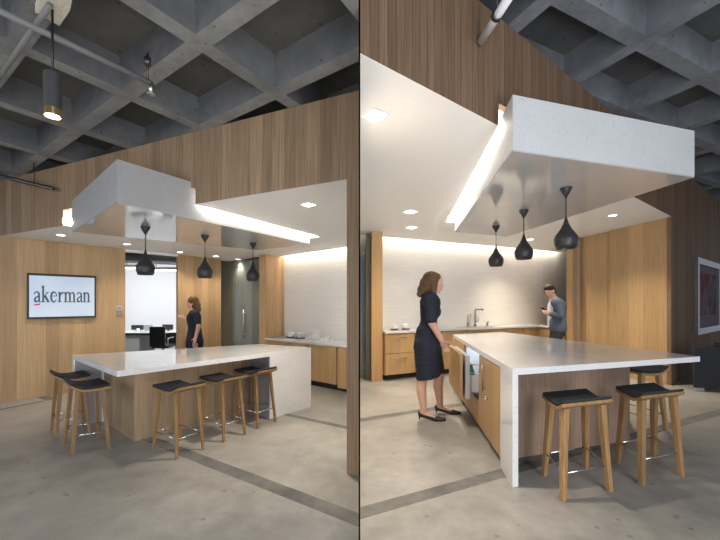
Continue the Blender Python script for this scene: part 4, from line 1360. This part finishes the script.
    # ---------------- stools
    ab = (B - A).normalized(); da = (A - D).normalized()
    gs = 'bar stools round the right island'
    stool((1.735, 2.819), (0.955, 0.29), 0.455, 0.385, 0.690, 'oak bar stool at the near end of the right island, beside its white edge', gs, 0.05, (-0.16, -0.98))
    stool((2.51, 3.048), (0.955, 0.29), 0.46, 0.39, 0.690, 'oak bar stool at the near end of the right island, under its right corner', gs, 0.05, (-0.22, -0.97))
    stool((3.24, 4.15), ab, 0.46, 0.37, 0.690, 'oak bar stool on the right island long side, partly hidden by the stone top', gs, 0.05)

    # ---------------- cabinet run under the tiles and the return at the right end
    zk = 0.92
    def k_at(px): return (on_line(px, F0, F0 + kd) - F0).dot(kd)
    E = 4.62                                              # end of run
    ret_a, ret_b = Vector((4.28, 8.42)), Vector((4.43, 7.60))   # face of the return
    rr = (ret_b - ret_a).normalized(); rnrm = Vector((-rr.y, rr.x))
    if rnrm.x < 0: rnrm = -rnrm
    e_in = isect(F0, kd, ret_a, rr)
    tv = [F0 - kn * 0.02 + kd * 0.01, isect(F0 - kn * 0.02, kd, ret_a - rnrm * 0.02, rr), ret_b - rnrm * 0.02, ret_b + rnrm * 0.40,
          isect(W0 - kn * 0.005, kd, ret_a + rnrm * 0.40, rr), W0 - kn * 0.005 + kd * 0.01]
    ct = MB().prism(tv, zk - 0.04, zk).build('countertop', M['quartz'])
    tag(ct, 'white stone worktop along the tiled wall, with sink, right picture', 'countertop')
    le = (e_in - F0).dot(kd)
    units = [(0.02, k_at(414.5), 'drawers', 'oak base cabinet with two drawers beside the left pier, right picture'),
             (k_at(415.2), k_at(441), 'door', 'oak base cabinet behind the woman in the dark dress'),
             (k_at(441.5), k_at(466.3), 'door', 'oak base cabinet under the small faucet, right picture'),
             (k_at(466.8), k_at(506), 'door', 'wide oak base cabinet under the sink, right picture'),
             (k_at(506.5), k_at(523.6), 'drawers', 'oak base cabinet with drawer pulls right of the sink, left one of two'),
             (k_at(524.0), le - 0.01, 'drawers', 'oak base cabinet with drawer pulls in the corner near the man')]
    def unit(o, d, nn, a, b2, kind, lab):
        mid = o + d * (a + b2) / 2
        cr = thing('base_cabinet', lab, 'cabinet', (mid.x, mid.y, 0), 'base cabinets under the right worktop')
        MB().prism([o + d * a + nn * 0.025, o + d * b2 + nn * 0.025, o + d * b2 + nn * 0.38, o + d * a + nn * 0.38], 0.1, zk - 0.041).build('carcass', w_cab, cr)
        MB().prism([o + d * a + nn * 0.05, o + d * b2 + nn * 0.05, o + d * b2 + nn * 0.36, o + d * a + nn * 0.36], 0.0, 0.1).build('toe_kick', M['kick'], cr)
        f = o + nn * 0.023
        if kind == 'drawers':
            w_ = b2 - a
            front(cr, 'drawer', f, f + d, a + 0.004, b2 - 0.004, 0.505, zk - 0.055, w_cab, 0, 0.02, ('h', (a + b2) / 2, zk - 0.13, min(0.28, w_ * 0.5)))
            front(cr, 'drawer', f, f + d, a + 0.004, b2 - 0.004, 0.10, 0.495, w_cab, 0, 0.02, ('h', (a + b2) / 2, 0.40, min(0.28, w_ * 0.5)))
        else:
            front(cr, 'door', f, f + d, a + 0.004, b2 - 0.004, 0.10, zk - 0.055, w_cab, 0, 0.02)
    for u in units: unit(F0, kd, kn, *u)
    rl_ = (ret_b - ret_a).length
    unit(ret_a, rr, rnrm, 0.03, rl_ - 0.0, 'door', 'oak base cabinet of the return that the man leans against')
    # light floor-line in front of the cabinets
    floor_strip('trim_15', F0 - kn * 0.02, F0 - kn * 0.02 + kd * 2.2, 0.035, CLIP_R, M['kick'])

    def on_top(px, back):
        o = F0 + kn * back
        p = on_line(px, o, o + kd); return Vector((p.x, p.y, zk))
    for px, lab in ((394.5, 'white cups stacked on a dark tray next to the left pier, right picture'), (405.5, 'white cups stacked on a dark tray, right one of two on the worktop, right picture')):
        c = on_top(px, 0.25)
        tr = thing('cup_stack', lab, 'cups', c, 'cup stacks on the right worktop')
        MB().lathe(c, [(0, 0), (0.075, 0), (0.09, 0.015), (0.085, 0.02), (0, 0.012)], 24).build('tray', M['dark_metal'], tr, True)
        MB().lathe(c + Vector((0, 0, 0.013)), [(0, 0), (0.035, 0), (0.05, 0.05), (0.046, 0.05), (0, 0.01)], 24).build('cup', M['white_china'], tr, True)
        MB().lathe(c + Vector((0, 0, 0.053)), [(0, 0), (0.035, 0), (0.052, 0.06), (0.047, 0.06), (0, 0.01)], 24).build('cup', M['white_china'], tr, True)
    # faucets
    kk = Vector((kd.x, kd.y, 0))
    c = on_top(475.2, 0.40)
    fa = thing('kitchen_faucet', 'tall square-armed steel faucet at the sink', 'faucet', c)
    MB().tube([c, c + Vector((0, 0, 0.04))], 0.035, 14).tube([c + Vector((0, 0, 0.03)), c + Vector((0, 0, 0.36)), c + Vector((0, 0, 0.385)) + kk * 0.02, c + Vector((0, 0, 0.385)) + kk * 0.24], 0.017, 12).tube([c + Vector((0, 0, 0.385)) + kk * 0.232, c + Vector((0, 0, 0.35)) + kk * 0.232], 0.014, 12).build('spout', M['faucet'], fa, True)
    MB().tube([c + Vector((0, 0, 0.10)), c + Vector((0, 0, 0.11)) + kk * 0.09, c + Vector((0, 0, 0.19)) + kk * 0.11], [0.016, 0.011, 0.007], 10).build('lever', M['faucet'], fa, True)
    c = on_top(467.7, 0.40)
    fb = thing('water_tap', 'small goose-neck steel tap left of the tall faucet', 'faucet', c)
    arc_ = [c + Vector((0, 0, 0.02)), c + Vector((0, 0, 0.22))] + [c + Vector((0, 0, 0.22)) + kk * (0.055 - 0.055 * cos(a)) + Vector((0, 0, 0.06 * sin(a))) for a in [pi * k / 8 for k in range(1, 8)]]
    MB().tube([c, c + Vector((0, 0, 0.08))], 0.022, 12).tube(arc_, 0.009, 10).build('spout', M['faucet'], fb, True)
    MB().tube([c + Vector((0, 0, 0.06)), c + Vector((0, 0, 0.075)) + kk * 0.07], 0.008, 8).build('lever', M['faucet'], fb, True)
    c = on_top(487.3, 0.40)
    sp = thing('soap_dispenser', 'short steel soap dispenser right of the tall faucet', 'soap dispenser', c)
    MB().lathe(c, [(0, 0), (0.028, 0), (0.028, 0.05), (0.012, 0.06), (0.012, 0.085), (0, 0.085)], 18).build('pump_body', M['faucet'], sp, True)
    MB().tube([c + Vector((0, 0, 0.085)), c + Vector((0, 0, 0.09)) + kk * -0.0 - Vector((kn.x, kn.y, 0)) * 0.06], 0.008, 8).build('nozzle', M['faucet'], sp, True)
    o = F0 + kn * 0.10
    a_, b_ = on_line(465, o, o + kd), on_line(495, o, o + kd)
    sk = MB()
    for off0, off1 in ((0.0, 0.015), (0.22, 0.235)):
        sk.prism([a_ + kn * off0, b_ + kn * off0, b_ + kn * off1, a_ + kn * off1], zk + 0.0005, zk + 0.004)
    for p_, q_ in ((a_, a_ + kd * 0.015), (b_ - kd * 0.015, b_)):
        sk.prism([p_, q_, q_ + kn * 0.235, p_ + kn * 0.235], zk + 0.0005, zk + 0.004)
    sk.prism([a_ + kd * 0.015 + kn * 0.015, b_ - kd * 0.015 + kn * 0.015, b_ - kd * 0.015 + kn * 0.22, a_ + kd * 0.015 + kn * 0.22], zk + 0.0003, zk + 0.0012)
    tag(sk.build('sink', M['steel']), 'steel sink set in the worktop under the tall faucet', 'sink')
    # coffee maker behind the man
    p = at_y(565.8, 323, 7.86)
    cm = thing('coffee_maker', 'black coffee maker with a pale top behind the man on the return worktop', 'coffee maker', (p.x + 0.02, p.y, zk))
    MB().box((p.x + 0.02, p.y, zk + 0.18), (0.17, 0.20, 0.36), 0.15, 0.01).build('housing', M['black'], cm)
    MB().lathe((p.x + 0.02, p.y, zk + 0.36), [(0, 0), (0.06, 0), (0.07, 0.07), (0, 0.07)], 20).build('hopper', M['white_china'], cm, True)
    MB().box((p.x + 0.02, p.y, zk + 0.445), (0.15, 0.16, 0.03), 0.15, 0.006).build('lid', M['black'], cm)

    # ---------------- framed picture on the far veneer wall
    pic = thing('framed_picture', 'silver framed picture with faded red figure, hanging on the brown panelled wall', 'picture', (*on_line(705, S0, S1), 0.85))
    a_, b_ = s_at(694.2), s_at(717)
    za, zb_ = 0.80, 2.38
    wn = Vector((sd.y, -sd.x))
    P1 = S0 + wn * 0.001
    fw = 0.13
    fr = MB()
    fr.upright(P1, P1 + sd, [(a_, za), (b_, za), (b_, za + fw), (a_, za + fw)], 0.06, -1)
    fr.upright(P1, P1 + sd, [(a_, zb_ - fw), (b_, zb_ - fw), (b_, zb_), (a_, zb_)], 0.06, -1)
    fr.upright(P1, P1 + sd, [(a_, za + fw), (a_ + fw, za + fw), (a_ + fw, zb_ - fw), (a_, zb_ - fw)], 0.06, -1)
    fr.upright(P1, P1 + sd, [(b_ - fw, za + fw), (b_, za + fw), (b_, zb_ - fw), (b_ - fw, zb_ - fw)], 0.06, -1)
    fr.build('frame', flat('silver_frame', (0.22, 0.21, 0.22), 0.35, 0.9), pic)
    ma, nt, b, N, L = new_mat('faded_print')
    v = coords(N, L)
    f = noise(N, L, v, 2.3, 4)
    g = noise(N, L, v, 1.2, 3)
    c1 = ramp(N, L, f, [(0.35, (0.05, 0.04, 0.05)), (0.5, (0.12, 0.075, 0.085)), (0.65, (0.16, 0.13, 0.14))])
    c2 = ramp(N, L, g, [(0.5, (0, 0, 0)), (0.62, (1, 1, 1))])
    L.new(mix(N, L, c1, (0.15, 0.04, 0.045), c2), b.inputs['Base Color'])
    b.inputs['Roughness'].default_value = 0.8
    b.inputs['Specular IOR Level'].default_value = 0.05
    MB().upright(P1, P1 + sd, [(a_ + fw, za + fw), (b_ - fw, za + fw), (b_ - fw, zb_ - fw), (a_ + fw, zb_ - fw)], 0.02, -1).build('mount', flat('grey_mount', (0.15, 0.13, 0.145), 0.8, 0, 0.05), pic)
    mg = 0.16
    P3 = P1 + wn * 0.02
    MB().upright(P3, P3 + sd, [(a_ + fw + mg, za + fw + mg * 1.6), (b_ - fw - mg, za + fw + mg * 1.6), (b_ - fw - mg, zb_ - fw - mg), (a_ + fw + mg, zb_ - fw - mg)], 0.004, -1).build('print', ma, pic)
    # ---------------- black lounge chair below the picture
    c0 = V2(at_z(693.2, 391.5, 0)); fd = Vector((0.99, -0.10)).normalized(); fn = Vector((0.72, 0.69)).normalized() * 1.05
    hz = z_of(347, c0.y)
    ch = thing('lounge_chair', 'low boxy black lounge chair below the framed picture', 'armchair', (*(c0 + fd * 0.45), 0))
    MB().prism([c0, c0 + fd * 1.1, c0 + fd * 1.1 + fn * 0.40, c0 + fn * 0.40], 0.06, hz).build('side_panel', M['matte_black'], ch, bevel=0.012)
    MB().prism([c0 + fd * 0.30 + fn * 0.08, c0 + fd * 1.05 + fn * 0.08, c0 + fd * 1.05 + fn * 0.34, c0 + fd * 0.30 + fn * 0.34], hz - 0.01, hz + 0.055).build('seat_cushion', M['black'], ch, bevel=0.02)
    for a_ in (0.04, 0.9):
        MB().prism([c0 + fd * a_ + fn * 0.02, c0 + fd * (a_ + 0.12) + fn * 0.02, c0 + fd * (a_ + 0.12) + fn * 0.36, c0 + fd * a_ + fn * 0.36], 0.0, 0.06).build('foot', M['steel'], ch)
    # ---------------- recessed lights
    for px, py, shp, lab in ((375, 115, 's', 'large square recessed light nearest the camera, right picture'),
                             (410.3, 211.3, 's', 'small square recessed light at the left, nearer one of two, right picture'),
                             (411.5, 227.2, 's', 'small square recessed light close to the tiled wall, right picture'),
                             (612.5, 215.5, 'd', 'round recessed light above the oak wall, right picture'),
                             (530, 239.5, 'd', 'round recessed light behind the pendants near the tiled wall, right picture')):
        fixture(px, py, cp, lab, 'recessed lights in the right ceiling', 'disc' if shp == 'd' else 'square', 0.075 if shp == 'd' else 0.068, (230 if px == 530 else 90) if py > 226 else 330, rz=s_ang)
    # ---------------- pipe
    a_, b_ = at_z(481, 41.5, 3.58), at_z(516, -14, 3.58)
    pr_ = thing('sprinkler_pipe', 'white pipe ending before the brown veneer wall, top of the right picture', 'pipe', a_)
    MB().tube([a_, b_], 0.032, 16).build('pipe_run', M['white_pipe'], pr_, True)
    c = at_z(497, 15.5, 3.58)
    MB().tube([c + (b_ - a_).normalized() * -0.015, c + (b_ - a_).normalized() * 0.015], 0.042, 16).tube([c, (c.x, c.y, 3.945)], 0.008, 8).build('pipe_clamp', M['dark_metal'], pr_, True)

    # ---------------- woman at the drawer
    yw = 4.42
    fwd = Vector((0.975, -0.22, 0)); far = Vector((0.22, 0.975, 0))
    RZ = Matrix.Rotation(atan2(fwd.y, fwd.x), 4, 'Z')
    def W(px, py, d=0.0):
        return at_y(px, py, yw + far.y * d)
    mb = MB()
    tilt = RZ @ Matrix.Rotation(0.38, 4, 'Y')
    mb.ellipsoid(W(434.2, 281.6), (0.108, 0.082, 0.122), tilt)
    mb.ellipsoid(W(437.4, 287.6), (0.062, 0.058, 0.075), tilt)
    mb.ellipsoid(W(438.0, 292.0), (0.034, 0.036, 0.026), tilt)
    mb.ellipsoid(W(442.0, 286.0), (0.026, 0.015, 0.018), tilt)
    mb.ellipsoid(W(441.4, 284.0), (0.012, 0.012, 0.028), tilt)
    mb.ellipsoid(W(440.6, 289.4), (0.018, 0.024, 0.014), tilt)
    for s in (-1, 1): mb.ellipsoid(W(433.2, 285.0, s * 0.084), (0.024, 0.012, 0.036), RZ)
    capsule(mb, W(433.0, 288.5), W(430.5, 297), 0.058, 0.066)
    capsule(mb, W(430.2, 299.5, -0.12), W(430.2, 299.5, 0.12), 0.10, 0.10)
    capsule(mb, W(430.2, 303), W(429, 318), 0.120, 0.095); mb.ellipsoid(W(433.2, 311.5), (0.09, 0.14, 0.09), RZ)
    capsule(mb, W(428.8, 322), W(427.8, 330), 0.095, 0.105)
    capsule(mb, W(427.5, 333), W(427, 346), 0.135, 0.165)
    sn, en, wn_ = W(429.8, 301.0, -0.185), W(431.6, 322.0, -0.215), W(441.6, 341.0, -0.17)
    capsule(mb, sn, en, 0.062, 0.050); capsule(mb, en, wn_, 0.052, 0.033)
    hand(mb, wn_, W(446.0, 349.6, -0.10) - wn_, Vector((1, 0, 0.3)), Vector((-0.5, -0.2, -0.6)), 1.08, 0.45)
    sf, ef, wf = W(430.2, 301.0, 0.185), W(429.5, 322.0, 0.225), W(434.5, 340.0, 0.20)
    capsule(mb, sf, ef, 0.060, 0.048); capsule(mb, ef, wf, 0.048, 0.033)
    hand(mb, wf, Vector((0.35, 0, -0.9)), Vector((1, 0, 0)), Vector((0, -1, 0)), 1.05, 0.5)
    legs = []
    for hipx, kx, ky, ax, ay, fz, d in ((425.5, 422.3, 379, 423.7, 411.5, 420, -0.10), (429.5, 439.0, 377, 440.2, 405.5, 413.5, 0.11)):
        gy = at_z(ax, fz, 0)
        hip, kn_ = W(hipx, 348, d), W(kx, ky, d)
        an = Vector((gy.x, gy.y, z_of(ay, gy.y)))
        kn_ = Vector((at_y(kx, ky, (yw + gy.y) / 2 + d * 0.3).x, (yw + gy.y) / 2 + d * 0.3, z_of(ky, (yw + gy.y) / 2 + d * 0.3)))
        cf = kn_.lerp(an, 0.3) - fwd * 0.018
        capsule(mb, hip, kn_, 0.10, 0.068); capsule(mb, kn_, cf, 0.064, 0.066); capsule(mb, cf, an, 0.066, 0.038)
        hl = an - fwd * 0.03; hl.z = 0.085
        ball = an + fwd * 0.15; ball.z = 0.035
        capsule(mb, an, Vector((hl.x, hl.y, 0.10)), 0.038, 0.032)
        capsule(mb, Vector((hl.x, hl.y, 0.095)), ball, 0.032, 0.030)
        capsule(mb, an + Vector((0, 0, -0.02)), ball, 0.034, 0.026)
        capsule(mb, ball, ball + fwd * 0.06 - Vector((0, 0, 0.006)), 0.028, 0.020)
        legs.append((an, hl, ball))
    body = fuse('person', mb, M['skin'], 0.009)
    tag(body, 'woman with long hair in navy dress, pulling open the island drawer', 'person')
    d = MB()
    capsule(d, W(430.2, 299.8, -0.13), W(430.2, 299.8, 0.13), 0.106, 0.106)
    capsule(d, W(430.2, 303), W(429, 318), 0.136, 0.112); d.ellipsoid(W(433.4, 311.5), (0.098, 0.15, 0.10), RZ)
    capsule(d, W(428.8, 322), W(427.8, 330), 0.110, 0.122)
    capsule(d, W(427.5, 333), W(427.2, 347), 0.150, 0.178)
    capsule(d, W(427.2, 347, -0.05), W(428.2, 377, -0.07), 0.172, 0.155); capsule(d, W(428.0, 347, 0.05), W(433.8, 376, 0.08), 0.172, 0.155)
    capsule(d, sn, sn.lerp(en, 0.88), 0.076, 0.068); capsule(d, sf, sf.lerp(ef, 0.88), 0.074, 0.066)
    dr_ = fuse('dress', d, M['navy'], 0.011, body)
    # trim the hem level
    bm = bmesh.new(); bm.from_mesh(dr_.data)
    hem = W(430, 375.5).z
    bmesh.ops.bisect_plane(bm, geom=list(bm.verts) + list(bm.edges) + list(bm.faces), plane_co=(W(430, 377).x, yw, hem), plane_no=(0.22, 0, -1), clear_outer=True)
    bm.to_mesh(dr_.data); bm.free()
    hr = MB()
    hr.ellipsoid(W(431.6, 279.6), (0.120, 0.098, 0.108), tilt)
    hr.ellipsoid(W(436.8, 276.8), (0.060, 0.080, 0.050), tilt); hr.ellipsoid(W(427.6, 284.5), (0.105, 0.098, 0.115), RZ)
    hr.ellipsoid(W(424.2, 290.0), (0.088, 0.095, 0.085), RZ)
    hr.ellipsoid(W(421.0, 294.0), (0.058, 0.085, 0.045), RZ); hr.ellipsoid(W(438.2, 279.6, -0.03), (0.035, 0.05, 0.06), tilt)
    capsule(hr, W(434.0, 283.5, -0.075), W(433.2, 296.5, -0.085), 0.05, 0.035)
    capsule(hr, W(434.0, 283.5, 0.075), W(434.2, 298.5, 0.075), 0.05, 0.030)
    fuse('hair', hr, M['hair_brown'], 0.010, body, 3)
    ey = MB()
    for s in (-1, 1): ey.ellipsoid(W(441.0, 283.2, s * 0.04), (0.010, 0.016, 0.008), RZ)
    ey.build('eyes', M['hair_dark'], body, True)
    MB().ellipsoid(W(441.6, 289.3), (0.012, 0.026, 0.008), tilt).build('mouth', flat('lips', (0.36, 0.10, 0.09), 0.5), body, True)
    for an, hl, ball in legs:
        so = MB()
        capsule(so, Vector((hl.x, hl.y, 0.070)) - fwd * 0.008, Vector((ball.x, ball.y, 0.026)), 0.034, 0.034)
        capsule(so, Vector((hl.x, hl.y, 0.088)) - fwd * 0.016, Vector((hl.x, hl.y, 0.07)) - fwd * 0.01, 0.030, 0.034)
        capsule(so, Vector((ball.x, ball.y, 0.030)), Vector((ball.x, ball.y, 0.024)) + fwd * 0.10, 0.036, 0.020)
        capsule(so, Vector((hl.x, hl.y, 0.075)) - fwd * 0.022, Vector((hl.x, hl.y, 0.012)) - fwd * 0.02, 0.020, 0.010)
        fuse('shoe', so, M['leather'], 0.008, body, 3)

    # ---------------- man reading his phone at the return
    ym = 7.36
    fwd = Vector((-0.93, -0.36, 0)); lef = Vector((0.36, -0.93, 0))       # his left is towards the camera
    RM = Matrix.Rotation(atan2(fwd.y, fwd.x), 4, 'Z')
    def G(px, py, d=0.0):
        return at_y(px, py, ym + lef.y * d)
    nod = RM @ Matrix.Rotation(0.45, 4, 'Y')
    mb = MB()
    HC = G(549.9, 291.0)
    def HL(f, l, u): return HC + nod @ Vector((f, l, u))
    mb.ellipsoid(HC, (0.108, 0.085, 0.128), nod)
    mb.ellipsoid(HL(0.030, 0, -0.065), (0.074, 0.066, 0.072), nod)
    mb.ellipsoid(HL(0.112, 0, -0.022), (0.024, 0.016, 0.030), nod)
    mb.ellipsoid(HL(0.078, 0, -0.118), (0.030, 0.036, 0.022), nod)
    for s in (-1, 1): mb.ellipsoid(HL(-0.01, s * 0.088, -0.01), (0.024, 0.012, 0.036), nod)
    capsule(mb, G(551.6, 294), G(554.6, 299.5), 0.062, 0.072)
    capsule(mb, G(556, 302.4, -0.17), G(556.5, 302.4, 0.17), 0.095, 0.095)
    capsule(mb, G(556.5, 306), G(557, 322), 0.145, 0.140)
    capsule(mb, G(557, 324), G(558, 331), 0.145, 0.155)
    sN, eN, wN = G(558.5, 302.8, 0.21), G(560.5, 315.4, 0.26), G(549.2, 313.8, 0.13)
    sF, eF, wF = G(554.0, 302.8, -0.20), G(551.0, 313.5, -0.24), G(547.5, 313.8, -0.07)
    for a_, b_, c_ in ((sN, eN, wN), (sF, eF, wF)):
        capsule(mb, a_, b_, 0.064, 0.052); capsule(mb, b_, c_, 0.050, 0.034)
    up_f = fwd + Vector((0, 0, 0.35))
    hand(mb, wN, up_f, Vector((0, 0, 1)), Vector((-0.2, 0.9, 0.2)), 1.05, 0.55)
    hand(mb, wF, up_f, Vector((0, 0, 1)), Vector((-0.2, -0.9, 0.2)), 1.05, 0.55)
    feet = []
    for s, dx in ((1, 0), (-1, -3)):
        hip, kn_ = G(557.5 + dx * 0.4, 333, s * 0.10), G(552.5 + dx, 352, s * 0.11)
        an = G(552.0 + dx, 372, s * 0.12); an.z = 0.10
        capsule(mb, hip, kn_, 0.098, 0.068); capsule(mb, kn_, an, 0.066, 0.042)
        toe = an + fwd * 0.20; toe.z = 0.035
        capsule(mb, Vector((an.x, an.y, 0.05)), toe, 0.042, 0.032)
        feet.append((hip, kn_, an, toe))
    man = fuse('person', mb, M['skin'], 0.011)
    tag(man, 'man in a blue grey suit jacket reading his phone, leaning at the far worktop', 'person')
    jk = MB()
    capsule(jk, G(556.2, 302.8, -0.18), G(556.8, 302.8, 0.18), 0.112, 0.112)
    capsule(jk, G(557.8, 306), G(557.8, 322), 0.168, 0.158)
    capsule(jk, G(557.4, 322, 0.05), G(557.8, 327.5, 0.05), 0.172, 0.178)
    capsule(jk, G(557.4, 322, -0.05), G(557.8, 327.5, -0.05), 0.172, 0.172)
    for a_, b_, c_ in ((sN, eN, wN), (sF, eF, wF)):
        capsule(jk, a_, b_, 0.086, 0.076); capsule(jk, b_, b_.lerp(c_, 0.85), 0.074, 0.052)
    jko = fuse('jacket', jk, M['suit'], 0.013, man)
    st = MB()
    st.face([G(551.6, 298.6, 0.06) + fwd * 0.10, G(553.4, 300.2, -0.05) + fwd * 0.16, G(551.8, 312, -0.03) + fwd * 0.09, G(549.8, 321, -0.02) + fwd * 0.05, G(549.4, 321, 0.05) + fwd * 0.06, G(550.6, 308, 0.075) + fwd * 0.07])
    sh_ = MB()
    capsule(sh_, G(553.8, 300.6), G(552.2, 306.0), 0.085, 0.085)
    capsule(sh_, G(551.9, 306.0), G(551.2, 325), 0.082, 0.075)
    fuse('shirt', sh_, M['shirt'], 0.011, man)
    st.bm.free()
    tr_ = MB()
    capsule(tr_, G(557.6, 326, -0.05), G(557.6, 332, -0.06), 0.158, 0.15); capsule(tr_, G(557.6, 326, 0.05), G(557.6, 332, 0.06), 0.158, 0.15)
    for hip, kn_, an, toe in feet:
        capsule(tr_, hip, kn_, 0.118, 0.092); capsule(tr_, kn_, an + Vector((0, 0, 0.03)), 0.092, 0.075)
    fuse('trousers', tr_, M['trousers'], 0.013, man)
    hr = MB()
    hr.ellipsoid(HL(-0.016, 0, 0.056), (0.112, 0.094, 0.094), nod); hr.ellipsoid(HL(-0.045, 0, 0.0), (0.080, 0.092, 0.095), nod); hr.ellipsoid(HL(0.050, 0, 0.108), (0.055, 0.070, 0.036), nod)
    hr.ellipsoid(HL(-0.062, 0, -0.035), (0.055, 0.078, 0.085), nod)
    fuse('hair', hr, M['hair_dark'], 0.010, man, 3)
    ey = MB()
    for s in (-1, 1): ey.ellipsoid(HL(0.098, s * 0.036, 0.010), (0.010, 0.016, 0.008), nod)
    ey.build('eyes', M['hair_dark'], man, True)
    MB().ellipsoid(HL(0.100, 0, -0.078), (0.010, 0.028, 0.008), nod).build('mouth', flat('lips_man', (0.38, 0.16, 0.13), 0.5), man, True)
    for hip, kn_, an, toe in feet:
        so = MB()
        capsule(so, Vector((an.x, an.y, 0.05)) - fwd * 0.03, toe + fwd * 0.03, 0.052, 0.038)
        fuse('shoe', so, M['leather'], 0.011, man, 3)
    ph = MB()
    pcn = (wN + wF) / 2 + fwd * 0.12 + Vector((0, 0, 0.09))
    bm2 = bmesh.new(); bmesh.ops.create_cube(bm2, size=1.0)
    bmesh.ops.scale(bm2, vec=(0.16, 0.08, 0.012), verts=bm2.verts)
    bmesh.ops.transform(bm2, matrix=Matrix.Translation(pcn) @ RM @ Matrix.Rotation(-0.55, 4, 'Y'), verts=bm2.verts)
    ph.merge(bm2)
    tag(ph.build('mobile_phone', M['black'], None, bevel=0.003), 'black mobile phone held by the man in the suit', 'phone')


right_room()

# ------------------------------------------------------------------ light
w = bpy.data.worlds.new('world')
scene.world = w
w.use_nodes = True
bg = w.node_tree.nodes['Background']
bg.inputs['Color'].default_value = (0.80, 0.87, 1.0, 1)
bg.inputs['Strength'].default_value = 0.62

lamp_area('fill_light', (-5.6, -1.0, 2.6), (-2.6, 3.9, 1.5), 2.2, 96, (0.97, 0.98, 1.0))  # added fill lamps, unseen behind the camera, one per room
lamp_area('fill_light', (2.4, -1.6, 2.9), (2.3, 4.4, 1.6), 2.4, 85, (0.90, 0.95, 1.0))
lamp_area('upward_fill_light', (-1.8, -1.3, 0.6), (-1.9, 3.0, 3.6), 1.8, 62, (1.0, 0.98, 0.95))  # added low lamps aimed upward, brightening ceilings and undersides
lamp_area('upward_fill_light', (1.9, -1.3, 0.6), (2.0, 3.0, 3.9), 1.8, 135, (0.97, 0.98, 1.0))

scene.view_settings.view_transform = 'Standard'
scene.view_settings.exposure = 0.0
scene.cycles.use_denoising = True
